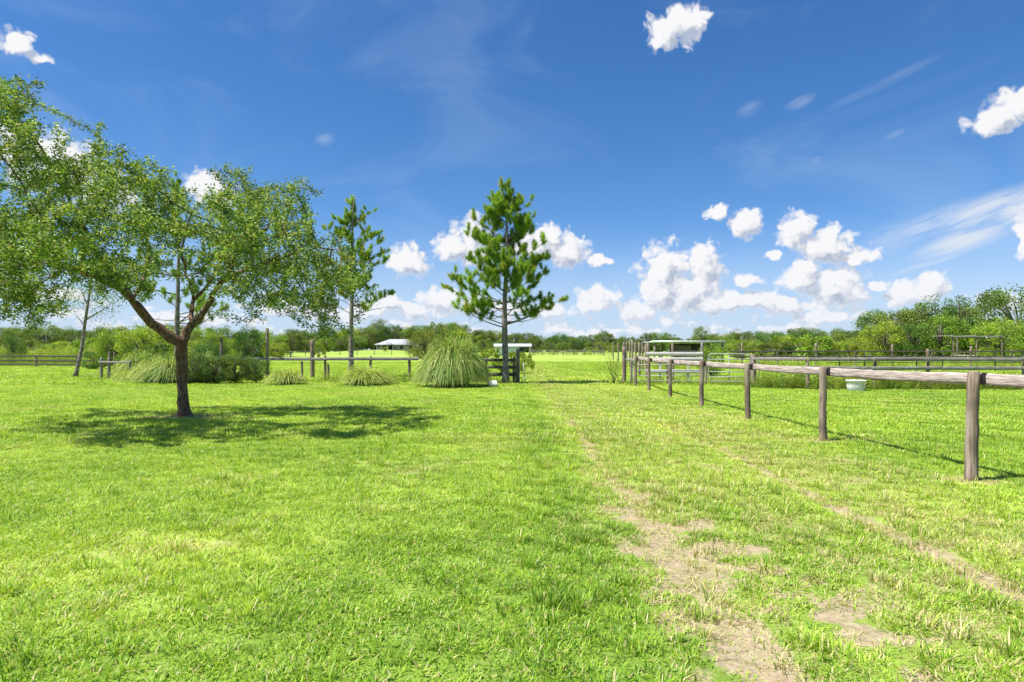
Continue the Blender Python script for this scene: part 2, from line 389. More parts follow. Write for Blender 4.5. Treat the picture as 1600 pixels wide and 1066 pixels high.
M['pampas'] = leaf_mat('pampas', [(.09, .18, .03), (.17, .31, .05), (.28, .41, .075), (.42, .48, .13), (.58, .54, .22)], .35, .5)
M['pampas_dry'] = leaf_mat('pampas_dry', [(.13, .25, .035), (.28, .41, .06), (.46, .52, .11), (.60, .56, .22)], .35, .5)
M['grass_yellow'] = leaf_mat('grass_yellow', [(.20, .30, .03), (.38, .45, .06), (.50, .48, .13)], .4, .5)


def grass_blade_mat():
    m, t = new_mat('grass_blade')
    g = t.n('ShaderNodeNewGeometry'); f = g.outputs['Random Per Island']
    at = t.n('ShaderNodeAttribute', attribute_type='INSTANCER', attribute_name='tone')
    dry = t.n('ShaderNodeAttribute', attribute_type='INSTANCER', attribute_name='dry')
    green = t.ramp(t.m('ADD', t.m('MULTIPLY', f, .45), t.m('MULTIPLY', at.outputs['Fac'], .55)),
                   [(0, (.07, .18, .014)), (.3, (.19, .36, .024)), (.65, (.41, .57, .05)), (1, (.66, .75, .14))])
    dr = t.ramp(f, [(0, (.42, .38, .14)), (1, (.72, .64, .34))])
    k = t.m('LESS_THAN', t.m('FRACT', t.m('MULTIPLY', f, 13.7)), dry.outputs['Fac'])
    col = t.mix(k, green, dr)
    p = t.n('ShaderNodeBsdfPrincipled'); t.put(p.inputs['Base Color'], col); p.inputs['Roughness'].default_value = .45
    p.inputs['Specular IOR Level'].default_value = .3
    tr = t.n('ShaderNodeBsdfTranslucent'); t.put(tr.inputs[0], t.mix(1., col, (1.2, 1.15, .6), 'MULTIPLY'))
    mx = t.n('ShaderNodeMixShader'); mx.inputs[0].default_value = .34
    t.put(mx.inputs[1], p.outputs[0]); t.put(mx.inputs[2], tr.outputs[0])
    o = t.n('ShaderNodeOutputMaterial'); t.put(o.inputs[0], mx.outputs[0]); return m
M['blade'] = grass_blade_mat()


def ground_mat():
    m, t = new_mat('ground')
    tc = t.n('ShaderNodeTexCoord'); v = tc.outputs['Object']
    bare = t.n('ShaderNodeAttribute', attribute_name='bare').outputs['Fac']
    tone = t.n('ShaderNodeAttribute', attribute_name='tone').outputs['Fac']
    fine = t.noise(v, 26, 6, .7); mid = t.noise(v, 3.2, 5, .6); big = t.noise(v, .35, 4, .55)
    gr = t.ramp(t.m('ADD', t.m('MULTIPLY', fine, .5), t.m('ADD', t.m('MULTIPLY', tone, .38), t.m('MULTIPLY', mid, .2))),
                [(.2, (.08, .14, .022)), (.45, (.18, .28, .04)), (.65, (.32, .42, .075)), (.9, (.47, .54, .14))])
    soil = t.ramp(t.noise(v, 14, 7, .7), [(.25, (.19, .14, .09)), (.5, (.35, .275, .18)), (.8, (.53, .44, .32))])
    # edge of bare soil broken up by roots and litter
    k = t.smooth(t.m('ADD', bare, t.m('MULTIPLY', t.m('SUBTRACT', fine, .5), 1.1)), .36, .62)
    straw = t.mix(t.smooth(t.noise(v, 60, 4, .7), .5, .7), soil, (.45, .42, .17))
    col = t.mix(k, gr, straw)
    p = t.n('ShaderNodeBsdfPrincipled'); t.put(p.inputs['Base Color'], col); p.inputs['Roughness'].default_value = .95
    p.inputs['Specular IOR Level'].default_value = .1
    b = t.n('ShaderNodeBump'); b.inputs['Strength'].default_value = .7; b.inputs['Distance'].default_value = .03
    t.put(b.inputs['Height'], t.m('ADD', t.noise(v, 30, 6, .7), t.m('MULTIPLY', mid, .8))); t.put(p.inputs['Normal'], b.outputs[0])
    o = t.n('ShaderNodeOutputMaterial'); t.put(o.inputs[0], p.outputs[0]); return m

# ------------------------------------------------------------------ ground
POSTS = [(5.50, 7.67), (5.36, 11.02), (5.30, 14.37), (5.25, 17.72), (5.21, 21.07), (5.22, 24.4), (5.36, 27.8)]
TREE = GP(287, 15.2)


def bare_f(x, y):
    w1 = (fbm(x * 0 + 3, y, .35, 3, 5) - .5) * .5; w2 = (fbm(x * 0 + 9, y, .3, 3, 8) - .5) * .35
    n = fbm(x, y, 1.5, 4, 1); n2 = fbm(x, y, 4.2, 3, 2)
    r1c = 1.27 + w1 * .6; r2c = 3.26 + w2 * .5
    near = sst(y, 9, 4.0)
    r1 = np.exp(-((x - r1c) / (.15 + .12 * near)) ** 2) * (.80 + .1 * near) * sst(y, 40, 12) * (.75 + .6 * fbm(x * 0 + 2, y, .8, 3, 9))
    r2 = np.exp(-((x - r2c) / (.11 + .04 * near)) ** 2) * (.78 + .30 * sst(y, 8, 5.5)) * sst(y, 40, 10)
    mid = sst(x, .62, .95) * sst(x, 3.0, 1.7) * (.38 + .22 * near)
    mid2 = sst(x, 1.5, 2.0) * sst(x, 5.6, 3.6) * .36 * sst(y, 30, 8)
    nn_ = sst(n * .35 + n2 * .65, .36, .62); nm_ = sst(fbm(x, y, 4.6, 4, 90), .40, .62)
    b = np.maximum(np.maximum(r1 * (.64 + .52 * nm_), r2 * (.72 + .60 * nn_)), np.maximum(mid, mid2) * (.22 + 1.12 * nm_))
    for (px_, py_) in POSTS: b = np.maximum(b, 1.0 * np.exp(-(((x - px_) / .42) ** 2 + ((y - py_ + .03) / .30) ** 2)) * (.5 + n2))
    for k in range(7):   # thin strip under the rails
        pass
    b = np.maximum(b, 1.3 * np.exp(-(((x - TREE[0] - .05) / .95) ** 2 + ((y - TREE[1] + .1) / .62) ** 2)) * (.45 + n2 * .9))
    spots = sst(fbm(x, y, .8, 4, 33), .58, .80) * .5 * sst(x, -14, 0)
    return np.clip(np.maximum(b, spots * sst(y, 26, 12)), 0, 1.2)


def tone_f(x, y):
    tone = .22 + .62 * fbm(x, y, .22, 4, 40) + .55 * (fbm(x, y, 1.0, 4, 44) - .5) + .35 * (fbm(x, y, 4.5, 2, 45) - .5)
    tone -= .20 * np.exp(-((x - .45 + .25 * (fbm(x * 0, y, .5, 2, 3) - .5)) / .38) ** 2) * sst(y, 26, 9)   # lush strip beside the rut
    tone += .10 * sst(y, 12, 30)
    tone -= .08 * sst(x, 5.4, 6.2) * sst(y, 32, 26)
    return np.clip(tone, 0, 1)


def height_f(x, y):
    z = np.clip((y - 50) * .0045, 0, 1.0)
    f = sst(y, 45, 20)
    z = z + f * ((fbm(x, y, .25, 2, 60) - .5) * .05 + (fbm(x, y, 1.6, 3, 61) - .5) * .022)
    z = z - f * .035 * np.exp(-((x - 1.27) / .25) ** 2) - f * .03 * np.exp(-((x - 3.26) / .2) ** 2)
    z = z + 1.1 * np.exp(-(((x + 42) / 16) ** 2 + ((y - 205) / 22) ** 2))     # low mound before the far house
    return z


def axis(lo, hi, st, far_lo, far_hi, g=1.09):
    a = list(np.arange(lo, hi + 1e-6, st)); s = st; v = hi
    while v < far_hi: s *= g; v += s; a.append(v)
    s = st; v = lo; b = []
    while v > far_lo: s *= g; v -= s; b.append(v)
    return np.array(b[::-1] + a)
gx = axis(-11, 11, .10, -2500, 2500); gy = axis(1.5, 26, .10, -40, 4000)
XX, YY = np.meshgrid(gx, gy); V = np.stack([XX.ravel(), YY.ravel(), height_f(XX, YY).ravel()], 1)
nx, ny = len(gx), len(gy); i, j = np.meshgrid(np.arange(nx - 1), np.arange(ny - 1)); k = (j * nx + i).ravel()
gme = mesh_np('ground', V, [np.stack([k, k + 1, k + nx + 1, k + nx], 1)], ground_mat(), True)
for nm, fn in (('bare', bare_f), ('tone', tone_f)):
    a = gme.attributes.new(nm, 'FLOAT', 'POINT'); a.data.foreach_set('value', fn(XX, YY).ravel().astype(np.float32))
tag(obj('ground', gme), 'sunlit lawn, paddock and sandy two-rut track running away from the camera', kind='structure')


# ------------------------------------------------------------------ grass (stuff)
def ribbons(B, D, H, Wd, bend, seg=2, droop=None):
    """blades: base B(n,3), direction D(n,2), height H, width Wd, bend fraction -> V, quads, tris"""
    n = len(B); side = np.stack([-D[:, 1], D[:, 0], np.zeros(n)], 1); V = []; out = np.stack([D[:, 0], D[:, 1], np.zeros(n)], 1)
    for s in range(seg + 1):
        u = s / seg; z = H * (u - .35 * bend * u * u); r = H * bend * u * u
        c = B + out * r[:, None] + np.array([0, 0, 1.]) * z[:, None]
        if s < seg:
            w = Wd * (1 - .55 * u * u) / 2; V += [c - side * w[:, None], c + side * w[:, None]]
        else: V += [c]
    k = 2 * seg + 1; V = np.stack(V, 1).reshape(-1, 3); b = np.arange(n) * k
    Q = [np.stack([b + 2 * s, b + 2 * s + 1, b + 2 * s + 3, b + 2 * s + 2], 1) for s in range(seg - 1)]
    T = np.stack([b + 2 * seg - 2, b + 2 * seg - 1, b + 2 * seg], 1)
    return V, (np.concatenate(Q) if Q else []), T


lib = bpy.data.collections.new('grass_tuft_library')
def tuft(name, n, rad, hmin, hmax, w, bmin, bmax, seed, seg=2):
    r = np.random.RandomState(seed)
    a = r.uniform(0, 2 * math.pi, n); q = rad * np.sqrt(r.uniform(0, 1, n)); th = a + r.normal(0, .9, n)
    B = np.stack([q * np.cos(a), q * np.sin(a), np.full(n, -.008)], 1); D = np.stack([np.cos(th), np.sin(th)], 1)
    V, Q, T = ribbons(B, D, r.uniform(hmin, hmax, n), w * r.uniform(.7, 1.3, n), r.uniform(bmin, bmax, n), seg)
    o = bpy.data.objects.new(name, mesh_np(name, V, [Q, T], M['blade'])); lib.objects.link(o)
for s in range(3): tuft('a%d' % s, 46, .12, .025, .060, .0075, .3, 1.5, 10 + s)     # 0-2 short turf
for s in range(3): tuft('b%d' % s, 34, .07, .05, .14, .006, .2, .9, 20 + s, 3)    # 3-5 taller tufts
for s in range(2): tuft('c%d' % s, 60, .34, .05, .12, .016, .2, 1., 30 + s)     # 6-7 coarse, mid distance
for s in range(2): tuft('d%d' % s, 70, .9, .08, .17, .04, .2, .8, 40 + s)       # 8-9 coarse, far

for s in range(2): tuft('e%d' % s, 22, .12, .012, .03, .005, 1.6, 4.5, 50 + s)   # 10-11 dead flat litter


def scatter(name, pts, idx, scl, tone, dry, label=None, coll=lib):
    me = bpy.data.meshes.new(name); n = len(pts); me.vertices.add(n); me.vertices.foreach_set('co', np.asarray(pts, np.float32).ravel())
    for nm, ar in (('idx', idx), ('scl', scl), ('tone', tone), ('dry', dry), ('rot', rng.uniform(0, 6.283, n))):
        tp = 'INT' if nm == 'idx' else 'FLOAT'
        a = me.attributes.new(nm, tp, 'POINT'); a.data.foreach_set('value', np.asarray(ar, np.int32 if tp == 'INT' else np.float32))
    o = obj(name, me); g = bpy.data.node_groups.new(name, 'GeometryNodeTree')
    g.interface.new_socket('Geometry', in_out='INPUT', socket_type='NodeSocketGeometry')
    g.interface.new_socket('Geometry', in_out='OUTPUT', socket_type='NodeSocketGeometry')
    N = g.nodes; L = g.links; gi = N.new('NodeGroupInput'); go = N.new('NodeGroupOutput')
    ip = N.new('GeometryNodeInstanceOnPoints'); ci = N.new('GeometryNodeCollectionInfo')
    ci.inputs['Collection'].default_value = coll; ci.inputs['Separate Children'].default_value = True; ci.inputs['Reset Children'].default_value = True
    def att(nm, tp):
        a = N.new('GeometryNodeInputNamedAttribute'); a.data_type = tp; a.inputs['Name'].default_value = nm; return a.outputs['Attribute']
    cx = N.new('ShaderNodeCombineXYZ'); L.new(att('rot', 'FLOAT'), cx.inputs[2])
    L.new(gi.outputs[0], ip.inputs['Points']); L.new(ci.outputs[0], ip.inputs['Instance']); ip.inputs['Pick Instance'].default_value = True
    L.new(att('idx', 'INT'), ip.inputs['Instance Index']); L.new(att('scl', 'FLOAT'), ip.inputs['Scale']); L.new(cx.outputs[0], ip.inputs['Rotation'])
    L.new(ip.outputs[0], go.inputs[0])
    md = o.modifiers.new('scatter', 'NODES'); md.node_group = g
    return tag(o, label, kind='stuff')


def wedge(y0, y1, dens, pad=1.2):
    n = int(.82 * (y1 ** 2 - y0 ** 2) * dens * 1.15)
    y = np.sqrt(rng.uniform(y0 ** 2, y1 ** 2, n)); x = rng.uniform(-1, 1, n) * (.84 * y + pad); return x, y
X_, Y_, I_, S_ = [], [], [], []
def put(x, y, idx, scl): X_.append(x); Y_.append(y); I_.append(idx); S_.append(scl)
x, y = wedge(2.3, 12, 175); b = bare_f(x, y); k = rng.uniform(0, 1, len(x)) > np.clip(b * 1.15 - .08, 0, .82)
x, y, b = x[k], y[k], b[k]; put(x, y, rng.randint(0, 3, len(x)), rng.uniform(.7, 1.25, len(x)) * (1 - .25 * np.clip(b, 0, 1)))
x, y = wedge(2.3, 14, 34); b = bare_f(x, y)
lush = .10 + 1.0 * np.exp(-((x - .42) / .38) ** 2) + .45 * sst(fbm(x, y, .5, 3, 70), .52, .68) + .16 * sst(x, 5.2, 6) + .28 * sst(x, 1, 1.5) * sst(x, 5.4, 5)
k = (rng.uniform(0, 1, len(x)) < lush * (1 - .55 * np.clip(b, 0, 1))); x, y = x[k], y[k]
put(x, y, rng.randint(3, 6, len(x)), rng.uniform(.6, 1.25, len(x)))
x, y = wedge(2.3, 11, 95); b = bare_f(x, y); k = rng.uniform(0, 1, len(x)) < np.clip((b - .12) * 1.5, 0, .8); x, y = x[k], y[k]
put(x, y, rng.randint(10, 12, len(x)), rng.uniform(.6, 1.3, len(x)))
x, y = wedge(11, 30, 34); b = bare_f(x, y); k = rng.uniform(0, 1, len(x)) > np.clip(b * 1.3 - .15, 0, .95); x, y = x[k], y[k]
put(x, y, rng.randint(6, 8, len(x)), rng.uniform(.45, .95, len(x)))
x, y = wedge(28, 80, 3.2); put(x, y, rng.randint(8, 10, len(x)), rng.uniform(.5, 1.05, len(x)))
x = np.concatenate(X_); y = np.concatenate(Y_); idx = np.concatenate(I_); sc_ = np.concatenate(S_)
b = bare_f(x, y); tn = np.clip(tone_f(x, y) + rng.normal(0, .18, len(x)), 0, 1)
dry = np.clip(.07 + .75 * np.clip(b, 0, 1) + .25 * sst(fbm(x, y, .8, 3, 77), .55, .75) + .16 * sst(x, .9, 1.4) * sst(x, 5.5, 4.5), 0, .75)
dry = np.where(idx >= 10, .88, dry)
scatter('grass', np.stack([x, y, height_f(x, y)], 1), idx, sc_, tn, dry, 'short bright green grass covering the lawn and thinning out on the sandy ruts')

# ------------------------------------------------------------------ leaves and trees
def leaf_cloud(Cn, L, Wd, r, up=.0, fold=False):
    """diamond leaves at centres Cn, random orientation"""
    n = len(Cn); d = r.normal(0, 1, (n, 3)); d[:, 2] *= .7; d /= np.linalg.norm(d, axis=1)[:, None]
    nn = r.normal(0, 1, (n, 3)); nn[:, 2] += up; s = np.cross(d, nn); s /= np.linalg.norm(s, axis=1)[:, None] + 1e-9
    l = (L * r.uniform(.7, 1.3, n))[:, None]; w = (Wd * r.uniform(.7, 1.3, n))[:, None]
    V = np.stack([Cn - d * l / 2, Cn + s * w / 2, Cn + d * l / 2, Cn - s * w / 2], 1).reshape(-1, 3)
    return V, np.arange(n * 4).reshape(-1, 4)


def colonize(seeds, parents, att, step, di, dk, iters, r, trop=(0, 0, .08)):
    nodes = [np.array(s, float) for s in seeds]; par = list(parents)
    att = np.array(att); near = np.full(len(att), 1e9); who = np.zeros(len(att), int); alive = np.ones(len(att), bool); start = 0
    for it in range(iters):
        new = np.array(nodes[start:])
        if len(new):
            d = np.linalg.norm(att[:, None, :] - new[None], axis=2); m = d.argmin(1); dm = d[np.arange(len(att)), m]
            k = dm < near; near[k] = dm[k]; who[k] = m[k] + start
            alive &= near > dk
        start = len(nodes); sel = alive & (near < di)
        if not sel.any():
            di *= 1.5
            if di > 30: break
            continue
        grow = {}
        for a in np.nonzero(sel)[0]:
            v = att[a] - nodes[who[a]]; grow.setdefault(who[a], []).append(v / (np.linalg.norm(v) + 1e-9))
        added = 0
        for w, vs in grow.items():
            v = np.mean(vs, 0) + np.array(trop) + r.normal(0, .10, 3); v /= np.linalg.norm(v) + 1e-9
            p = nodes[w] + v * step
            nodes.append(p); par.append(w); added += 1
        if not added: break
    return np.array(nodes), par


def tree_tubes(mb, nodes, par, rad, sides_f, wob=0., r=None):
    n = len(nodes); ch = [[] for _ in range(n)]
    for i_, p in enumerate(par):
        if p >= 0: ch[p].append(i_)
    roots = [i_ for i_, p in enumerate(par) if p < 0]; stack = [(q, None) for q in roots]
    while stack:
        s, frm = stack.pop(); chain = ([frm] if frm is not None else []) + [s]; c = s
        while ch[c]:
            k = sorted(ch[c], key=lambda q: -rad[q]); 
            for q in k[1:]: stack.append((q, c))
            c = k[0]; chain.append(c)
        if len(chain) < 2: continue
        rr = np.array([rad[q] for q in chain])
        if frm is not None: rr[0] = min(rr[0], rr[1] * 1.15)
        mb.tube(nodes[chain], rr, sides_f(rr.max()), cap=False)


def pip(x, y, poly):
    ins = np.zeros(len(x), bool); j = len(poly) - 1
    for i_ in range(len(poly)):
        xi, yi = poly[i_]; xj, yj = poly[j]
        ins ^= ((yi > y) != (yj > y)) & (x < (xj - xi) * (y - yi) / (yj - yi + 1e-12) + xi); j = i_
    return ins


def main_tree():
    r = np.random.RandomState(3); Y0 = TREE[1]
    root = empty('shade_tree', (TREE[0], TREE[1], 0), 'small-leaved spreading shade tree with dark rough trunk forking low on the lawn', 'tree')
    limbs = {  # px, py, depth offset, radius
        'trunk': [(288, 652, 0, .175), (287, 640, 0, .130), (286, 615, .0, .118), (284, 590, .02, .113), (285, 570, 0, .130), (283, 552, 0, .118), (284, 538, 0, .130)],
        'left': [(284, 538, 0, .13), (268, 528, -.1, .12), (248, 512, -.25, .11), (226, 492, -.4, .10), (207, 468, -.55, .09), (190, 444, -.7, .075), (162, 415, -.8, .06), (138, 375, -.9, .05), (118, 330, -1, .042), (98, 292, -1.1, .036), (72, 246, -1.2, .028), (45, 205, -1.3, .018), (18, 165, -1.3, .010)],
        'leftb': [(190, 444, -.7, .06), (160, 438, -.3, .05), (120, 425, .2, .04), (70, 400, .6, .03), (20, 385, 1., .02), (-40, 370, 1.2, .014)],
        'leftc': [(207, 468, -.55, .055), (222, 440, -.2, .05), (232, 405, .3, .04), (228, 360, .8, .03), (222, 310, 1.2, .018)],
        'leftd': [(207, 468, -.55, .05), (180, 450, -1.3, .04), (140, 430, -2.0, .03), (90, 410, -2.6, .02)],
        'right': [(284, 538, 0, .11), (293, 518, .1, .095), (304, 503, .2, .085), (320, 484, .2, .07), (334, 458, .1, .06), (352, 436, -.1, .052), (385, 422, -.3, .045), (420, 408, -.5, .038), (455, 396, -.6, .03), (495, 386, -.7, .022), (530, 392, -.8, .014)],
        'rightb': [(299, 508, .1, .055), (298, 488, .4, .05), (304, 468, .7, .044), (325, 448, .9, .038), (345, 405, 1.1, .032), (378, 352, 1.2, .024), (396, 305, 1.2, .014)],
        'rightc': [(334, 458, .1, .04), (350, 440, .8, .035), (400, 430, 1.5, .028), (450, 425, 2.1, .02), (490, 430, 2.4, .014)],
        'rightd': [(352, 436, -.1, .035), (360, 410, -1., .03), (390, 380, -1.8, .022), (430, 345, -2.4, .015)],
        'mid': [(304, 468, .7, .035), (290, 430, .2, .03), (285, 385, -.4, .025), (295, 340, -.8, .016)],
    }
    seeds, par, rad0 = [], [], []; last = {}
    for nm, pts in limbs.items():
        W_ = np.array([PT(a, b_, Y0 + d) for a, b_, d, _ in pts]); rr = [q[3] for q in pts]
        # resample
        P2, R2 = [W_[0]], [rr[0]]
        for k in range(1, len(W_)):
            L = np.linalg.norm(W_[k] - W_[k - 1]); m = max(1, int(L / .17))
            for q in range(1, m + 1):
                f = q / m; P2.append(W_[k - 1] * (1 - f) + W_[k] * f + (r.normal(0, .018, 3) if nm != 'trunk' else r.normal(0, .006, 3))); R2.append(rr[k - 1] * (1 - f) + rr[k] * f)
        if nm == 'trunk':
            prev = -1; st_ = 0
        else:
            dd = np.linalg.norm(np.array(seeds) - P2[0], axis=1); prev = int(dd.argmin()); st_ = 1
        for p, q in zip(P2[st_:], R2[st_:]):
            seeds.append(p); par.append(prev); rad0.append(q); prev = len(seeds) - 1
    poly = [(-110, 250), (-60, 170), (-20, 140), (10, 138), (45, 165), (66, 200), (72, 245), (95, 228), (128, 250), (146, 246), (143, 200), (160, 194), (178, 240), (215, 268), (240, 268), (268, 290), (300, 298), (345, 318), (372, 322), (370, 282), (398, 268), (424, 300), (455, 297), (468, 328), (488, 330), (496, 362), (535, 385), (552, 415), (540, 440), (545, 465), (520, 478), (517, 515), (500, 505), (482, 488), (455, 478), (430, 494), (405, 470), (370, 478), (340, 472), (318, 450), (286, 452), (262, 470), (236, 455), (206, 448), (182, 470), (156, 456), (120, 478), (90, 470), (60, 500), (25, 480), (-30, 470), (-90, 430), (-130, 340)]
    px = r.uniform(-140, 560, 30000); py = r.uniform(130, 530, 30000); k = pip(px, py, poly); px, py = px[k], py[k]
    # thickness in depth: fuller towards the middle of the crown
    cx = np.abs((px - 210) / 360); up = np.clip((py - 130) / 350, 0, 1)
    T_ = 3.5 * np.sqrt(np.clip(1 - cx ** 2, 0, 1)) * np.clip(.25 + up, 0, 1)
    dy = r.uniform(-1, 1, len(px)) * T_ * 1.08 - 1.35 - 1.5 * np.clip((230 - px) / 250, 0, 1)
    # the underside is domed: low foliage hangs only round the rim
    A_ = np.stack([(px - 800) / FPX * (Y0 + dy), Y0 + dy, CAM_H - (py - HZ) / FPX * (Y0 + dy)], 1)
    cen_ = A_[r.choice(len(A_), 300, replace=False)]; rc = r.uniform(.22, .58, len(cen_))
    # thinner towards the upper left, with open windows between the clumps
    holes = np.sin(cen_[:, 0] * 1.5 + 1) * np.sin(cen_[:, 1] * 1.7) * np.sin(cen_[:, 2] * 2.0 + 2) < .10
    cx_ = 800 + FPX * cen_[:, 0] / cen_[:, 1]; cy_ = HZ - FPX * (cen_[:, 2] - CAM_H) / cen_[:, 1]
    gap = (np.abs(cx_ - 268) < 42) & (cy_ > 395) & (r.uniform(0, 1, len(cx_)) < .75)
    keepc = holes & ~gap & ~((cx_ < 150) & (cy_ < 300) & (r.uniform(0, 1, len(cx_)) < .35)); cen_, rc = cen_[keepc], rc[keepc]
    A_ = np.concatenate([c + r.normal(0, 1, (int(23 * (q / .45) ** 2), 3)) * q * (.55, .55, .42) for c, q in zip(cen_, rc)])
    print('clumps', len(cen_), 'attractors', len(A_))
    # sprigs shooting out of the outline
    for (sx, sy, ex, ey) in ((165, 250, 152, 196), (378, 330, 392, 270), (445, 330, 458, 292), (480, 350, 470, 325), (520, 385, 552, 372), (250, 290, 262, 262), (210, 285, 222, 258), (20, 170, 14, 136), (330, 330, 340, 300), (505, 500, 514, 522), (45, 480, 60, 506), (400, 480, 396, 500), (100, 470, 84, 496), (300, 315, 296, 292), (190, 270, 184, 240)):
        d_ = r.uniform(-1.5, 1.5); f_ = r.uniform(0, 1, 20)[:, None]
        A_ = np.concatenate([A_, PT(sx, sy, Y0 + d_) * (1 - f_) + PT(ex, ey, Y0 + d_) * f_ + r.normal(0, .08, (20, 3))])
    nodes, par = colonize(seeds, par, A_, .14, 1.2, .17, 110, r)
    n = len(nodes); cnt = np.zeros(n)
    ch = np.zeros(n, int)
    for i_ in range(n - 1, -1, -1):
        if par[i_] >= 0: ch[par[i_]] += 1
    order = range(n - 1, -1, -1); w = np.zeros(n)
    for i_ in order:
        w[i_] = max(w[i_], 1.)
        if par[i_] >= 0: w[par[i_]] += w[i_] if ch[i_] == 0 or True else 0
    rad = .0045 * w ** .40
    rad = np.minimum(rad * 1.15, .05)
    for i_ in range(len(rad0)): rad[i_] = rad0[i_] * (1 + .10 * r.normal() * (i_ < 200))
    mb = MB(); tree_tubes(mb, nodes - TREE, par, rad, lambda q: 14 if q > .08 else (8 if q > .03 else (5 if q > .01 else 3)))
    mb.build('trunk', M['bark_dark'], root, smooth=True)
    tips = np.array([i_ for i_ in range(len(rad0), n) if w[i_] < 16])
    per = 32
    Cn = np.repeat(nodes[tips], per, 0) + r.normal(0, .058, (len(tips) * per, 3)) - TREE
    V, Q = leaf_cloud(Cn, .070, .032, r, up=.7)
    obj('crown', mesh_np('crown', V, [Q], M['leaf_main']), root)
    print('main tree nodes', n, 'leaves', len(Cn))
main_tree()


def pine(px, base_y, Y0, trunk, tips, label, seed, r0=.15, nsub=4, bare=(), ntuft=46, needle=.20, group=None, dense=1.0):
    r = np.random.RandomState(seed); B0 = GP(px, Y0)
    root = empty('pine_tree', B0, label, 'pine tree', group)
    TP = np.array([PT(a, b_, Y0) for a, b_ in trunk]); zs = TP[:, 2]
    mb = MB(); m = 26; f = np.linspace(0, 1, m); zz = B0[2] - .05 + f * (zs[-1] - B0[2])
    tx = np.interp(zz, zs, TP[:, 0]); cen = np.stack([tx + .01 * np.sin(zz * 2), np.full(m, Y0) + .02 * np.sin(zz * 1.3), zz], 1)
    rr = r0 * (1 - f * .93) ** .8; rr[0] *= 1.35; rr[1] *= 1.05
    mb.tube(cen - B0, rr * (1 + .04 * r.normal(0, 1, m)), 12)
    Ct, Cd = [], []
    for (ax, ay, dep) in tips:
        tip = PT(ax, ay, Y0 + dep); ctr = np.array([np.interp(tip[2], zs, TP[:, 0]), Y0, 0]); hd = np.linalg.norm((tip - ctr)[:2])
        zb = max(B0[2] + 1.6, tip[2] - .28 * hd - .35 + r.uniform(-.35, .25)); b = np.array([np.interp(zb, zs, TP[:, 0]), Y0, zb])
        u = np.linspace(0, 1, 7)[:, None]; mid = (b + tip) / 2 + np.array([0, 0, -.10 * hd]) + r.normal(0, .06, 3)
        path = b * (1 - u) ** 2 + 2 * mid * u * (1 - u) + tip * u ** 2
        br = .012 + .010 * hd
        mb.tube(path - B0, np.linspace(br, .008, 7), 6)
        dr = path[-1] - path[-2]; dr /= np.linalg.norm(dr); Ct.append(tip); Cd.append(dr + np.array([0, 0, .3]))
        for k in range(int(nsub * (1.0 + hd * .8))):
            q = r.uniform(.35, .97); p = path[int(q * 6)] * (1 - q * 6 % 1) + path[min(6, int(q * 6) + 1)] * (q * 6 % 1)
            s = r.normal(0, 1, 3); s[2] = abs(s[2]) * .7 + .55; s += dr * .5; s /= np.linalg.norm(s); L = r.uniform(.2, .55)
            e = p + s * L; mb.tube([p - B0, (p + e) / 2 - B0 + np.array([0, 0, -.03]), e - B0], [.012, .009, .006], 4); Ct.append(e); Cd.append(s + np.array([0, 0, .8]))
            if r.uniform() < .5: Ct.append((p + e) / 2 + r.normal(0, .05, 3)); Cd.append(s)
    for (bx, by, ex, ey, dep) in bare:
        b = PT(bx, by, Y0); e = PT(ex, ey, Y0 + dep); u = np.linspace(0, 1, 7)[:, None]
        mid = (b + e) / 2 + np.array([0, 0, -.22 * np.sign(b[2] - e[2] + .3)]) + r.normal(0, .06, 3); path = b * (1 - u) ** 2 + 2 * mid * u * (1 - u) + e * u ** 2
        mb.tube(path - B0, np.linspace(.026, .006, 7), 5)
        for k in range(6):
            p = path[r.randint(2, 7)]; e2 = p + r.normal(0, .3, 3) + (e - b) * .08; mb.tube([p - B0, e2 - B0], [.007, .003], 4)
    mb.build('trunk', M['bark_grey'], root, smooth=True)
    Ct = np.array(Ct); Cd = np.array(Cd); Cd /= np.linalg.norm(Cd, axis=1)[:, None]
    for mat, sel in (('needle', r.uniform(0, 1, len(Ct)) > .10), ('needle_old', None)):
        if sel is None: sel = ~sel0
        else: sel0 = sel
        if not sel.any(): continue
        nt = int(ntuft * 4.6 * dense); c = np.repeat(Ct[sel], nt, 0); d = np.repeat(Cd[sel], nt, 0); n = len(c)
        along = r.uniform(-.20, .06, n); dirn = d * .50 + r.normal(0, .60, (n, 3)); dirn /= np.linalg.norm(dirn, axis=1)[:, None]
        st_ = c + d * along[:, None]; L = needle * r.uniform(.65, 1.2, n)[:, None]
        s = np.cross(dirn, r.normal(0, 1, (n, 3))); s /= np.linalg.norm(s, axis=1)[:, None]
        wd = .007; end = st_ + dirn * L; end[:, 2] -= .015
        V = np.stack([st_ - s * wd, st_ + s * wd, end], 1).reshape(-1, 3) - B0
        o = obj('crown' if mat == 'needle' else 'old_needles', mesh_np('needles', V, [np.arange(n * 3).reshape(-1, 3)], M[mat]), root)
    print('pine tufts', len(Ct))


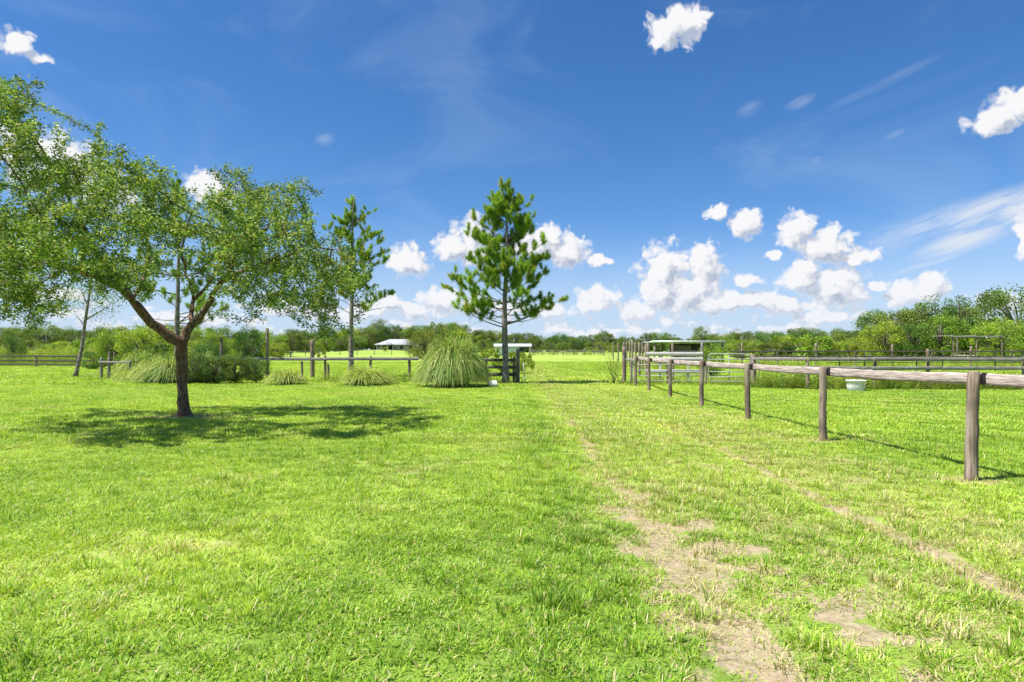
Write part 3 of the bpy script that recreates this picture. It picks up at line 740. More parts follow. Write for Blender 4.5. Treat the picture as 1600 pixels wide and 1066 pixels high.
def dz(lst, seed, spread):
    r = np.random.RandomState(seed); return [(a, b, float(r.uniform(-1, 1) * spread * (.35 + .65 * min(1, (b - 285) / 120)))) for a, b in lst]
T1 = [(785, 292), (771, 308), (798, 301), (816, 309), (826, 319), (740, 340), (728, 363), (744, 366), (777, 319), (805, 319), (761, 389), (730, 403), (703, 431), (726, 434), (700, 448), (712, 478), (726, 480), (738, 474), (753, 468), (773, 436), (832, 361), (852, 377), (855, 399), (836, 403), (856, 424), (812, 436), (834, 422), (843, 462), (860, 468), (878, 467), (824, 457), (805, 340), (801, 370), (770, 349), (787, 413), (820, 385), (749, 417), (760, 330), (815, 345), (840, 440), (745, 395), (770, 400), (800, 395), (780, 375), (825, 410), (765, 420)]
ri_ = np.random.RandomState(31)
for _ in range(22):
    yy_ = ri_.uniform(305, 445); hw = np.interp(yy_, [290, 310, 345, 400, 445], [6, 26, 46, 58, 50]); T1.append((float(792 + ri_.uniform(-1, 1) * hw * .85), float(yy_)))
pine(789, 600, 29.8, [(790, 600), (789, 520), (788, 470), (791, 430), (792, 380), (791, 330), (785, 290)], dz(T1, 5, 1.5),
     'pine tree beside the gateway at the end of the fence, right of the pampas', 11, .165, 4,
     [(787, 491, 755, 498, .3), (790, 492, 850, 486, -.4), (790, 502, 846, 495, .5), (790, 470, 836, 468, 0), (787, 480, 738, 492, -.3)])
T2 = [(553, 311), (522, 339), (577, 332), (590, 363), (593, 377), (548, 335), (566, 343), (505, 355), (525, 355), (542, 369), (576, 355), (607, 391), (601, 408), (573, 400), (581, 422), (570, 417), (545, 400), (520, 377), (531, 422), (615, 457), (596, 463), (576, 450), (497, 425), (514, 445), (536, 456), (553, 452), (560, 378), (555, 430), (530, 395)]
for _ in range(14):
    yy_ = ri_.uniform(325, 450); hw = np.interp(yy_, [310, 340, 400, 450], [8, 28, 42, 42]); T2.append((float(552 + ri_.uniform(-1, 1) * hw), float(yy_)))
pine(548, 590, 37.0, [(548, 592), (549, 500), (550, 450), (551, 380), (552, 312)], dz(T2, 6, 1.6),
     'pine tree rising behind the yellowing grass clump left of the pampas', 12, .17, 3,
     [(549, 492, 512, 478, .3), (550, 495, 610, 480, -.4), (549, 470, 590, 465, .6), (549, 480, 525, 470, 0)])
r_ = np.random.RandomState(9)
T3 = [(278 + float(r_.normal(0, 1)) * w_, yy_, float(r_.uniform(-1.5, 1.5))) for yy_, w_ in [(283, 5), (295, 10), (305, 14), (320, 20), (335, 25), (350, 28), (365, 32), (380, 36), (395, 38), (410, 40), (425, 42), (440, 44), (455, 46), (465, 50), (300, 12), (330, 24), (360, 30), (390, 38), (420, 42), (450, 46), (470, 50), (460, 40), (475, 45), (482, 50)]]
pine(278, 590, 32.0, [(277, 594), (277, 500), (279, 400), (278, 284)], T3, 'pine tree standing straight behind the fork of the shade tree', 13, .15, 3,
     [(278, 505, 330, 500, .3), (278, 495, 340, 490, .3), (278, 500, 215, 492, -.3)], dense=.8)


def small_tree(name, Y0, limbs, leaf_tips, label, seed, mat, bark='bark_grey', lsize=(.07, .035), per=60, spread=.3, cat='tree'):
    r = np.random.RandomState(seed); B0 = np.array([PT(limbs[0][0][0], 0, Y0)[0], Y0, 0.])
    root = empty(name, B0, label, cat); mb = MB()
    for L in limbs:
        P_ = np.array([PT(a, b, Y0 + d) for a, b, d, _ in L]); rr = [q[3] for q in L]
        mb.tube(P_ - B0, rr, 8)
    Cn = []
    for (a, b, d) in leaf_tips:
        p = PT(a, b, Y0 + d); Cn.append(p + r.normal(0, spread, (per, 3)))
    mb.build('trunk', M[bark], root, smooth=True)
    V, Q = leaf_cloud(np.concatenate(Cn) - B0, lsize[0], lsize[1], r, .4)
    obj('crown', mesh_np('crown', V, [Q], M[mat]), root)
small_tree('leaning_tree', 37, [[(117, 590, 0, .15), (120, 580, 0, .11), (128, 545, 0, .095), (132, 510, 0, .085), (138, 470, 0, .07), (144, 430, 0, .04), (146, 380, 0, .02)], [(134, 500, 0, .05), (150, 490, .3, .035), (172, 478, .5, .015)], [(137, 480, 0, .04), (130, 460, 0, .025), (118, 440, -.3, .012)], [(132, 510, 0, .03), (115, 485, .4, .01)]],
           [(146, 380, 0), (140, 410, .3), (155, 420, -.3), (120, 438, 0), (130, 455, .3), (172, 476, .3), (165, 460, 0), (158, 440, .3), (112, 482, 0), (125, 420, 0), (150, 400, 0), (170, 430, 0), (150, 470, 0), (110, 450, 0), (158, 470, -.2), (165, 488, .3), (176, 468, .4), (145, 455, 0), (128, 470, .3), (116, 462, -.2), (106, 470, .2), (150, 445, .2), (140, 492, .2), (160, 455, .3), (180, 455, .3)],
           'slender grey-barked tree leaning to the right near the three-rail fence at the left', 21, 'leaf_main', per=120, spread=.30, lsize=(.10, .05))


def tree_proto(seed, h, w, th, mat, ncl, nleaf, ls, bark='bark_far', conic=0., open_=0.):
    r = np.random.RandomState(seed); mb = MB(); ch = h - th
    P_ = np.array([[0, 0, -.2], [.1, 0, th * .5], [.0, .1, th], [.1, .05, th + ch * .5], [0, 0, th + ch * .8]]); mb.tube(P_, np.array([.035, .028, .022, .014, .006]) * h, 7)
    Cs = []
    for k in range(ncl):
        u = r.uniform(-1, 1, 3); u /= np.linalg.norm(u) + 1e-9; q = r.uniform(.55, 1.0) ** .5
        z = u[2] * .5 + .5; wr = w / 2 * (1 - conic * z)
        c = np.array([u[0] * wr * q, u[1] * wr * q, th + ch * (.5 + .5 * u[2] * q)])
        rr_ = r.uniform(.13, .24) * min(w, ch); Cs.append((c, rr_)); mb.tube([[0, 0, th * .8 + (c[2] - th) * .3 if c[2] > th else th * .7], c * .6 + np.array([0, 0, .25 * c[2]]), c], [.012 * h, .008 * h, .003 * h], 4)
    per = nleaf // ncl; Cn = []
    for c, q in Cs:
        u = r.normal(0, 1, (per, 3)); u /= np.linalg.norm(u, axis=1)[:, None]; u[:, 2] *= .75
        Cn.append(c + u * q * (r.uniform(.25, 1, per) ** .45 * (1 + .15 * r.normal(0, 1, per)))[:, None])
    V, Q = leaf_cloud(np.concatenate(Cn), ls, ls * .62, r, .6)
    return mb.mesh('trunk', M[bark], True), mesh_np('crown', V, [Q], M[mat])
PROT = {
    'round': [tree_proto(100 + s, 10, 10, 1.6, 'leaf_far', 46, 8200, .34) for s in range(4)],
    'tall': [tree_proto(110 + s, 12, 7.5, 3.2, 'leaf_far', 34, 5600, .34) for s in range(3)],
    'open': [tree_proto(120 + s, 12, 8, 4.6, 'leaf_dark', 20, 3600, .30) for s in range(3)],
    'dark': [tree_proto(130 + s, 10, 10, 1.0, 'leaf_dark', 54, 11000, .30) for s in range(3)],
    'bright': [tree_proto(140 + s, 8, 8, .4, 'leaf_bright', 44, 8200, .28) for s in range(3)],
    'bush': [tree_proto(150 + s, 4, 6, .1, 'leaf_far', 30, 4200, .26) for s in range(3)],
    'brightbush': [tree_proto(160 + s, 3, 5.5, .05, 'leaf_bright', 26, 3600, .22) for s in range(3)],
    'olive': [tree_proto(170, 9, 9, 1.2, 'leaf_olive', 40, 6000, .28)],
}
PH = {'round': 10.4, 'tall': 12.2, 'open': 12.4, 'dark': 10.4, 'bright': 8.2, 'bush': 4.3, 'brightbush': 3.3, 'olive': 9.3}
PN = {'round': 'broadleaf_tree', 'tall': 'broadleaf_tree', 'open': 'broadleaf_tree', 'dark': 'broadleaf_tree', 'bright': 'broadleaf_tree', 'bush': 'bush', 'brightbush': 'bush', 'olive': 'broadleaf_tree'}
tr = np.random.RandomState(77)
def plant_tree(kind, px, Y0, topy, label, group=None, wide=1.0, which=None):
    ps = PROT[kind]; tm, cm = ps[tr.randint(len(ps)) if which is None else which]
    b = GP(px, Y0); b[2] = float(height_f(b[0], b[1])) - .05; h = CAM_H - (topy - HZ) / FPX * Y0 - b[2]; s = h / PH[kind]
    cat = 'bush' if 'bush' in kind else 'tree'
    o = empty(PN[kind], b, label, cat, group, tr.uniform(0, 6.28)); ww = wide * s
    o.scale = (ww, ww, s); obj('trunk', tm, o); obj('crown', cm, o); return o

SKY_L = [(-200, 505), (0, 508), (60, 506), (120, 508), (250, 508), (320, 506), (400, 514), (440, 512), (500, 512), (560, 508), (590, 500), (620, 508), (660, 506), (700, 500), (740, 513), (800, 516), (850, 520), (900, 519), (945, 518), (965, 526), (1000, 520), (1035, 518), (1075, 524), (1100, 514), (1130, 518), (1150, 512), (1200, 512), (1250, 509), (1300, 514), (1345, 512)]
def top_at(px): return float(np.interp(px, [a for a, _ in SKY_L], [b for _, b in SKY_L]))
GRL = 'trees of the wood behind the left pasture'; GRM = 'trees of the far tree line across the middle'; GRR = 'trees of the green hedge line on the right'
px = -190
while px < 460:      # left wood
    k = ['round', 'tall', 'bright', 'round', 'dark'][tr.randint(5)]
    plant_tree(k, px + tr.uniform(-6, 6), tr.uniform(125, 140), top_at(px) + tr.uniform(-3, 7), 'leafy tree in the wood behind the pasture at the left, left of the grey-roofed house', GRL, 1.05); px += 24
px = -190
while px < 460:
    plant_tree(['bush', 'brightbush', 'bright'][tr.randint(3)], px + tr.uniform(-8, 8), tr.uniform(108, 120), 530 + tr.uniform(-5, 6), 'low bright bush along the foot of the wood at the left', 'bushes at the foot of the left wood', 1.2); px += 30
px = 450
while px < 1140:     # far middle line, two rows
    k = ['round', 'tall', 'round', 'dark', 'open', 'bright'][tr.randint(6)]
    plant_tree(k, px + tr.uniform(-5, 5), tr.uniform(240, 262), top_at(px) + tr.uniform(-2, 6), 'tree in the far line across the middle, between the left wood and the right-hand hedge', GRM, 1.0); px += 17
px = 455
while px < 1140:
    if not (575 < px < 660):
        plant_tree(['round', 'dark', 'bright', 'bush'][tr.randint(4)], px + tr.uniform(-6, 6), tr.uniform(222, 236), top_at(px) + tr.uniform(9, 17), 'lower tree in the front row of the far middle tree line', 'front row of the far middle tree line', 1.15)
    px += 25
px = 445
while px < 1145:
    plant_tree(['dark', 'round'][tr.randint(2)], px + tr.uniform(-5, 5), tr.uniform(268, 282), top_at(px) + tr.uniform(4, 12), 'tree in the far line across the middle, between the left wood and the right-hand hedge', GRM, 1.35); px += 21
px = 450
while px < 1145:
    plant_tree('bush', px + tr.uniform(-5, 5), tr.uniform(238, 246), 538 + tr.uniform(-4, 4), 'low bush at the foot of the far middle tree line', 'bushes at the foot of the far middle tree line', 1.5); px += 23
for px_, ty in ((590, 498), (603, 503), (617, 504), (664, 503), (681, 497), (698, 500)):
    plant_tree('open', px_, 236 if px_ < 650 else 225, ty, 'taller open-crowned tree standing above the tree line around the grey-roofed house', 'taller trees by the far house', .9)
plant_tree('open', 944, 215, 513, 'narrow dark tree pointing above the far tree line left of the tall posts', None, .55, 0)
plant_tree('olive', 938, 190, 534, 'round yellow-green tree in front of the far tree line near the gateway', None, 1.3)
plant_tree('open', 1098, 150, 510, 'grey-green airy tree rising right behind the open shelter roof', None, 1.15, 1)
px = 1135
while px < 1370:     # hedge line on the right
    plant_tree(['dark', 'round', 'dark'][tr.randint(3)], px + tr.uniform(-5, 5), tr.uniform(112, 125), top_at(px) + tr.uniform(-1, 6), 'rounded tree in the hedge line right of the open shelter', GRR, 1.0); px += 23
px = 1150
while px < 1640:
    plant_tree(['bright', 'brightbush', 'bush', 'bright'][tr.randint(4)], px + tr.uniform(-8, 8), tr.uniform(92, 100), 528 + tr.uniform(-7, 7) - (10 if px > 1350 else 0), 'low bright bush at the foot of the trees at the right', 'bushes at the foot of the right trees', 1.15); px += 30
for px_, ty, k, Y0, wd in ((1366, 482, 'round', 96, .75), (1398, 478, 'round', 92, .8), (1432, 484, 'dark', 98, .8), (1456, 466, 'round', 94, .8), (1510, 470, 'round', 96, .6), (1382, 500, 'bright', 88, 1.), (1425, 500, 'dark', 86, .9), (1470, 488, 'bright', 85, .9), (1520, 495, 'round', 95, .9), (1545, 492, 'bright', 90, .9)):
    plant_tree(k, px_, Y0, ty, 'mid-height tree in the right-hand clump between the hedge and the darkest tree', 'trees of the right-hand clump', wd)
plant_tree('open', 1498, 90, 450, 'tall open tree with a flat ragged top in the right-hand clump', None, .75, 2)
plant_tree('dark', 1596, 78, 436, 'tallest dark round tree at the right edge', None, .95, 0)
plant_tree('dark', 1668, 84, 440, 'big dark tree just beyond the right edge behind the tallest one', None, .95, 1)
plant_tree('bright', 1560, 72, 495, 'yellow-green tree in front of the tallest dark tree at the right edge', None, .9)
plant_tree('bright', 1625, 74, 490, 'yellow-green tree at the foot of the tallest dark tree', None, .9)
# middle distance singles
plant_tree('olive', 664, 62, 513, 'yellow-green tree behind the pampas clump', None, .95)
plant_tree('brightbush', 498, 120, 535, 'small round bright green bush alone in the far pasture', None, .55)
plant_tree('brightbush', 602, 190, 541, 'small bright bush in front of the grey-roofed house', None, .6)
plant_tree('dark', 388, 44, 508, 'upright green bush behind the fence right of the shade tree trunk', None, .55)
plant_tree('bright', 232, 46, 502, 'soft bright bushy tree behind the shade tree on its left', None, 1.0)
plant_tree('bright', 180, 52, 508, 'bright bushy tree beyond the leaning tree', None, .8)
plant_tree('bright', 330, 50, 515, 'bright bushy tree seen between shade tree and tall posts', None, .8)
plant_tree('bush', 262, 33.5, 536, 'leafy green shrub rising behind the pale grasses left of the shade tree trunk', None, .8)
plant_tree('dark', 318, 33.8, 534, 'leafy green shrub rising behind the pale grasses right of the shade tree trunk', None, .7)
plant_tree('dark', 345, 36, 533, 'small dark round shrub by the tall post right of the shade tree', None, .45)
plant_tree('dark', 22, 70, 520, 'dense shrub behind the three-rail fence at the left edge', None, .6)
plant_tree('bush', 148, 52, 546, 'reddish-green shrub at the end of the three-rail fence', None, .8)
plant_tree('brightbush', 783, 42, 541, 'feathery bright bush behind the pine at the gateway', None, 1.0)
plant_tree('brightbush', 815, 46, 548, 'small feathery bright bush behind the light steel post', None, .7)
plant_tree('bright', 1110, 38, 537, 'upright vivid green bush by the corner of the open shelter', None, .75)
for k_, (px_, Y0, ty) in enumerate(((300, 29.5, 548), (335, 29.6, 553), (368, 29.8, 549), (400, 29.8, 556))):
    plant_tree('dark', px_, Y0, ty, ['dark leafy shrub directly right of the shade tree trunk', 'dark shrub below the tall wooden post', 'dark shrub in the middle of the bed right of the shade tree', 'rightmost dark shrub of the bed, below the pole with the stay wire'][k_], None, .9)


# ------------------------------------------------------------------ fountain grasses
def fountain(px, Y0, hgt, wid, n, label, mat, seed, lean=0, w=.012, name='ornamental_grass', inner=.18, droop=1.0):
    r = np.random.RandomState(seed); B0 = GP(px, Y0)
    a = r.uniform(0, 2 * math.pi, n); q = inner * wid * np.sqrt(r.uniform(0, 1, n)); sp_ = .22 + .78 * r.uniform(0, 1, n) ** .75
    L = hgt * r.uniform(.60, 1.16, n); reach = wid / 2 * sp_ * r.uniform(.7, 1.1, n); seg = 7; Vs = []
    th = a + r.normal(0, .35, n); out = np.stack([np.cos(th), np.sin(th), np.zeros(n)], 1); side = np.stack([-np.sin(th), np.cos(th), np.zeros(n)], 1)
    b = np.stack([q * np.cos(a), q * np.sin(a), np.zeros(n)], 1); tw = r.normal(0, .5, n)
    side = side * np.cos(tw)[:, None] + np.array([0, 0, 1.]) * np.sin(tw)[:, None]
    for s in range(seg + 1):
        u = s / seg; z = L * (1.55 * u - (.55 + droop * sp_ * .95) * u ** 2.3) * (1 - .28 * sp_); rad_ = reach * (1.25 * u ** 1.15)
        c = b + out * rad_[:, None]; c[:, 2] = np.maximum(z, .02)
        ww = w * (1 - .85 * u ** 2)
        Vs += [c - side * ww, c + side * ww]
    V = np.stack(Vs, 1).reshape(-1, 3); k = 2 * (seg + 1); bb = np.arange(n) * k
    Q = np.concatenate([np.stack([bb + 2 * s, bb + 2 * s + 1, bb + 2 * s + 3, bb + 2 * s + 2], 1) for s in range(seg)])
    root = obj(name, mesh_np(name, V, [Q], M[mat], True)); root.location = B0
    return tag(root, label, 'grass clump')
fountain(707, 27.3, 2.75, 2.15, 11000, 'huge round pampas grass clump left of the gateway pine', 'pampas', 1, w=.014, name='pampas_grass', inner=.30)
fountain(272, 30.2, 1.9, 2.4, 2800, 'tall pale ornamental grass directly behind the shade tree trunk', 'pampas', 2)
fountain(240, 30.6, 1.6, 1.9, 1800, 'shorter pale ornamental grass left of the shade tree trunk', 'pampas_dry', 3)
fountain(312, 31.5, 2.1, 2.4, 2600, 'blue-green ornamental grass rising behind the dark shrubs', 'pampas', 4)
fountain(205, 32.5, .9, 1.5, 1100, 'orange-yellow grass clump beside the short rail section', 'pampas_dry', 5)
fountain(447, 28.8, 1.0, 1.6, 1300, 'yellow-topped low grass clump between the dark shrubs and the double post', 'pampas_dry', 6)
fountain(572, 28.2, 1.15, 2.0, 1900, 'wide yellow and green grass clump below the second pine', 'pampas_dry', 7)
fountain(556, 28.9, 1.25, 1.1, 700, 'thin yellow grass at the left side of the wide clump', 'grass_yellow', 8)
fountain(605, 29.4, .8, 1.0, 500, 'small green grass tuft at the right side of the wide yellow clump', 'pampas', 9)
fountain(225, 36, 2.1, 2.6, 1800, 'tall spiky green plant arching behind the shade tree left limb', 'pampas', 10, w=.02)


# tall weeds along the fences (stuff)
wl = bpy.data.collections.new('weed_library')
def weed(name, h, seed, mat, n=9, ls=.05):
    r = np.random.RandomState(seed); Cn = []; mb = MB(); V_, Q_ = [], []; off = 0
    for k in range(n):
        a = r.uniform(0, 6.28); d = np.array([math.cos(a), math.sin(a), 0]) * .22 * h; L = h * r.uniform(.55, 1.1); b = d * .3
        m = int(34 * h); u = r.uniform(.12, 1, m)[:, None]; Cn.append(b + d * u + np.array([0, 0, 1.]) * L * u + r.normal(0, .05 * (1.1 - u * .6), (m, 3)))
    V, Q = leaf_cloud(np.concatenate(Cn), ls, ls * .35, r, .2)
    o = bpy.data.objects.new(name, mesh_np(name, V, [Q], mat)); wl.objects.link(o)
weed('w0', .6, 1, M['leaf_bright']); weed('w1', .75, 2, M['leaf_far']); weed('w2', .5, 3, M['leaf_bright'], 12); weed('w3', .7, 4, M['grass_yellow'], 8, .06)
def strip(pts, n, wdt, ht, kinds=(0, 1, 2)):
    P_ = np.array([[(a - 800) / FPX * y_, y_] for a, y_ in pts]); L = np.linalg.norm(np.diff(P_, axis=0), axis=1); c = np.concatenate([[0], np.cumsum(L)])
    s = rng.uniform(0, c[-1], n); x = np.interp(s, c, P_[:, 0]) + rng.normal(0, wdt, n); y = np.interp(s, c, P_[:, 1]) + rng.normal(0, wdt, n)
    return x, y, np.array(kinds)[rng.randint(0, len(kinds), n)], ht * rng.uniform(.45, 1.15, n)
parts = [strip([(150, 33), (345, 31.8), (520, 31.2)], 130, .35, .8), strip([(520, 31.2), (650, 31)], 75, .35, .95), strip([(640, 30), (800, 30.5)], 50, .3, .8),
         strip([(1180, 26.6), (1262, 25.8), (1600, 25.1), (1680, 25.0)], 560, .30, 1.05, (0, 1, 2, 2)), strip([(990, 29.6), (1180, 28.6)], 150, .5, .65, (1, 2, 0, 3)),
         strip([(780, 29.6), (822, 29.4)], 22, .25, .55, (1, 0)), strip([(965, 29.4), (985, 28.6)], 14, .25, .6, (1,)),
         strip([(1190, 34), (1600, 34)], 260, 2.6, .8, (2, 0, 3)), strip([(1300, 25.5), (1600, 25)], 60, .3, 1.0, (3, 2)), strip([(1100, 29.3), (1180, 28.9)], 24, .3, .7, (3,)),
         strip([(-80, 64), (200, 64)], 300, 2.0, 2.0, (0, 1, 2)), strip([(-80, 85), (300, 85)], 380, 5.0, 3.0, (0, 2, 3)), strip([(830, 150), (940, 150)], 80, 1.5, 2.0, (3, 1)),
         strip([(1150, 60), (1700, 60)], 420, 3.0, 1.5, (0, 2, 3)), strip([(1010, 48), (1140, 60)], 120, 3., 1.6, (0, 1, 2, 3)), strip([(440, 29), (470, 29.4)], 12, .3, .6, (3,))]
x, y, idx, sc_ = [np.concatenate(q) for q in zip(*parts)]
scatter('tall_weeds', np.stack([x, y, height_f(x, y) - .03], 1), idx, sc_, np.zeros(len(x)), np.zeros(len(x)), 'tall weeds growing along the fence lines and in the rough pasture', wl)

# sapling right of the gateway
def sapling():
    Y0 = 28.8; r = np.random.RandomState(5); B0 = GP(958, Y0); root = empty('sapling', B0, 'multi-stemmed green sapling left of the tall gateway post', 'sapling'); mb = MB(); Cn = []
    for (x1, y1) in ((944, 552), (950, 540), (958, 546), (966, 556), (970, 566), (940, 575), (953, 560)):
        b = PT(960, 600, Y0); e = PT(x1, y1, Y0 + r.uniform(-.3, .3)); u = np.linspace(0, 1, 6)[:, None]; path = b * (1 - u) + e * u + np.sin(u * 3) * r.normal(0, .05, 3)
        mb.tube(path - B0, np.linspace(.014, .004, 6), 5)
        for k in range(70): q = r.uniform(.15, 1); Cn.append(b * (1 - q) + e * q + r.normal(0, .06, 3))
    mb.build('stem', M['bark_grey'], root); V, Q = leaf_cloud(np.array(Cn) - B0, .075, .022, r)
    obj('foliage', mesh_np('foliage', V, [Q], M['leaf_bright']), root)
sapling()


# ------------------------------------------------------------------ fences
def post_mesh(mb, x, y, z0, z1, r=.07, lean=(0, 0), sides=14, seed=0):
    rr = np.random.RandomState(seed + int(abs(x) * 100)); m = 9; f = np.linspace(0, 1, m)
    pts = np.stack([x + lean[0] * f + rr.normal(0, .003, m), y + lean[1] * f + rr.normal(0, .003, m), z0 - .1 + (z1 - z0 + .1) * f], 1)
    rad = r * (1.08 - .13 * f + rr.normal(0, .012, m)); pts = np.concatenate([pts, [pts[-1] + np.array([0, 0, .012])]]); rad = np.append(rad, rad[-1] * .82)
    mb.tube(pts, rad, sides)


def near_fence():
    root = empty('rail_fence', (5.3, 17, 0), 'weathered round-post fence with one thick top rail and barbed wire beside the track', 'fence'); o0 = np.array([5.3, 17, 0])
    P_ = [(5.62, 4.3)] + POSTS; tops = [1.30, 1.29, 1.265, 1.265, 1.265, 1.265, 1.27, 1.32]; rads = [.066, .068, .060, .06, .06, .058, .058, .062]
    leans = [(0, 0), (.03, 0), (-.015, 0), (-.02, 0), (0, 0), (-.01, 0), (0, 0), (0, 0)]
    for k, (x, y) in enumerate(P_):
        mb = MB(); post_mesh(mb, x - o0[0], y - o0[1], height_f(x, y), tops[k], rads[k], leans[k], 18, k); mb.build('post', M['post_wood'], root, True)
        # dark end grain of the far rail, its shade put into the block's colour
        mb = MB(); mb.box((x - o0[0] + leans[k][0] + rads[k] + .034, y - o0[1] - rads[k] * .55, tops[k] - .074), (.066, .016, .142), 0, .006); mb.build('shaded_rail_end', M['rubber_and_end_shade'], root)
    r = np.random.RandomState(4)
    ext = [(5.85, .9)] + P_
    for k in range(len(ext) - 1):
        tA = tops[k - 1] if k else 1.29; rA = rads[k - 1] if k else .07; lA = leans[k - 1][0] if k else 0
        a = np.array([ext[k][0] + lA + rA + .034, ext[k][1] - rA * .55 + .010, tA - .074]); b = np.array([ext[k + 1][0] + leans[k][0] + rads[k] + .086, ext[k + 1][1] + .07, tops[k] - .080])
        m = 24; f = np.linspace(0, 1, m)[:, None]; c = a * (1 - f) + b * f; c[:, 2] -= .015 * np.sin(f[:, 0] * math.pi); mb = MB(); V = []
        prof = np.array([(-.034, -.062), (-.036, -.035), (-.036, .042), (-.028, .062), (0, .068), (.030, .060), (.040, 0), (.034, -.056), (-.01, -.067)]); n = len(prof)
        wv = r.normal(0, .0035, (m, n)); edge = np.cumsum(r.normal(0, .0028, m)); edge -= np.linspace(0, edge[-1], m)
        for i_ in range(m):
            for j_, (px_, pz) in enumerate(prof): V.append(c[i_] - o0 + np.array([px_ + wv[i_, j_], 0, pz * (1 + .0) + wv[i_, j_] + (edge[i_] if pz < -.03 else 0)]))
        q = [(i_ * n + j_, i_ * n + (j_ + 1) % n, (i_ + 1) * n + (j_ + 1) % n, (i_ + 1) * n + j_) for i_ in range(m - 1) for j_ in range(n)]
        mb.add(V, q)
        for base in (0, (m - 1) * n): mb.add([V[base + j_] for j_ in range(n)] + [np.mean([V[base + j_] for j_ in range(n)], 0)], (), [(j_, (j_ + 1) % n, n) for j_ in range(n)])
        mb.build('rail', M['rail_wood'], root, True)
        # barbed wire stapled along the lower face of the rail
        mb = MB(); m = 40; f = np.linspace(0, 1, m); c = a + (b - a) * f[:, None]
        zz = a[2] * (1 - f) + b[2] * f - .040 - .022 * np.sin(f * math.pi) + .012 * np.sin(f * 17 + k) + r.normal(0, .002, m) - .02 * np.abs(np.sin(f * 4 + k * 2)); c[:, 2] = zz; c[:, 0] -= .046
        mb.tube(c - o0, .005, 5)
        for i_ in range(2, m - 1, 3):
            for s in (-1, 1): mb.tube([c[i_] - o0 + (0, -.004, -.014 * s), c[i_] - o0 + (-.006, .004, .018 * s)], .0026, 4)
        mb.build('barbed_wire', M['wire'], root)
    # light woven wire hanging on the paddock side
    mb = MB()
    for k in range(len(ext) - 1):
        a, b = ext[k], ext[k + 1]
        for zz in (.12, .32, .55, .80): mb.tube([(a[0] + .088 - o0[0], a[1] - o0[1], zz), ((a[0] + b[0]) / 2 + .088 - o0[0], (a[1] + b[1]) / 2 - o0[1], zz - .012), (b[0] + .088 - o0[0], b[1] - o0[1], zz)], .0012, 3)
    mb.build('woven_wire', M['wire'], root)
near_fence()


def fence(name, label, pts, rails, posts, mat, pmat, board=(.035, .14), pr=.06, square=False, cat='fence', rail_side=-1, group=None):
    """pts: polyline of ground points (px, Y); posts: list (px, top z, [radius]); rails: list of z"""
    P_ = np.array([GP(a, y_) for a, y_ in pts]); o0 = P_[0].copy(); root = empty(name, o0, label, cat, group)
    pxs = np.array([a for a, _ in pts], float); ys = np.array([y_ for _, y_ in pts], float)
    def at(px_):
        k = min(max(np.searchsorted(pxs, px_) - 1, 0), len(pxs) - 2)
        A, B = P_[k], P_[k + 1]; s = (px_ - 800) / FPX   # intersect view line with segment
        f = (s * A[1] - A[0]) / ((B[0] - A[0]) - s * (B[1] - A[1])); p = A + (B - A) * f; p[2] = height_f(p[0], p[1]); return p
    W_ = []
    for k, q in enumerate(posts):
        p = at(q[0]); W_.append(p); mb = MB(); rr_ = q[2] if len(q) > 2 else pr
        if square: mb.box((*(p - o0)[:2], (q[1] - .1) / 2 + p[2] - o0[2]), (rr_ * 1.7, rr_ * 1.7, q[1] + .1), 0, .006)
        else: post_mesh(mb, p[0] - o0[0], p[1] - o0[1], p[2] - o0[2], p[2] - o0[2] + q[1], rr_, (rng.normal(0, .015), rng.normal(0, .01)), 10, k)
        mb.build('post', M[pmat], root, not square)
    for zz in rails:
        for k in range(len(pts) - 1):
            A, B = P_[k], P_[k + 1]; L = np.linalg.norm(B - A); m = max(1, int(round(L / 3.7)))
            for s in range(m):
                a = A + (B - A) * s / m; b = A + (B - A) * (s + 1) / m; d = (B - A) / L; off = np.array([d[1], -d[0], 0]) * (pr + board[0] / 2 + .003)
                mb = MB(); mb.beam(a - o0 + off + d * .003 + (0, 0, zz + rng.normal(0, .008)), b - o0 + off - d * .003 + (0, 0, zz + rng.normal(0, .008)), board[0], board[1] * rng.uniform(.93, 1.05)); mb.build('rail', M[mat], root)
    return root, at


# left three-rail fence
fence('rail_fence', 'dark three-rail wooden fence at the left edge before the pasture', [(-90, 61), (185, 57)], [.22, .60, 1.0], [(-60, 1.1), (57, 1.12), (120, 1.1), (180, 1.1)], 'board_dark', 'board_x', (.04, .15), .07, True)
# short section beside the leaning tree
fence('rail_fence', 'short weathered fence section with pale rails beside the leaning tree', [(157, 35.2), (206, 34.0)], [.93], [(158, 1.18, .085), (170, 1.15, .08), (203, 1.0, .06)], 'board_x', 'board_x', (.05, .10), .07, False)
for px_, tz, yy_ in ((171, 1.45, 46), (179, 1.42, 48)):
    o0 = GP(px_, yy_); mb = MB(); post_mesh(mb, 0, 0, 0, tz, .08); o = mb.build('wooden_post', M['post_wood'], None, True); o.location = o0
    tag(o, 'grey wooden post standing alone %s' % ('behind the short fence section, left of its twin' if px_ < 175 else 'right of its twin behind the short fence section'), 'post')
# main left fence
fence('rail_fence', 'old wooden fence with one grey top rail running behind the grass clumps to the pampas', [(330, 33.2), (512, 32.4), (655, 32.0)], [1.13],
      [(346, 2.20, .07), (418, 2.7, .075), (472, 1.0, .06), (508, 1.30, .065), (513, .85, .06), (579, 1.28, .07), (640, 1.2, .07)], 'board_x', 'post_wood', (.045, .17), .065)
fence('rail_fence', 'dark three-rail fence end between the pampas and the gateway pine', [(745, 30.6), (807, 30.2)], [.42, .78, 1.10], [(803, 1.24, .075), (809, 1.62, .09), (760, 1.2, .07)], 'board_dark', 'post_wood', (.045, .15), .075)
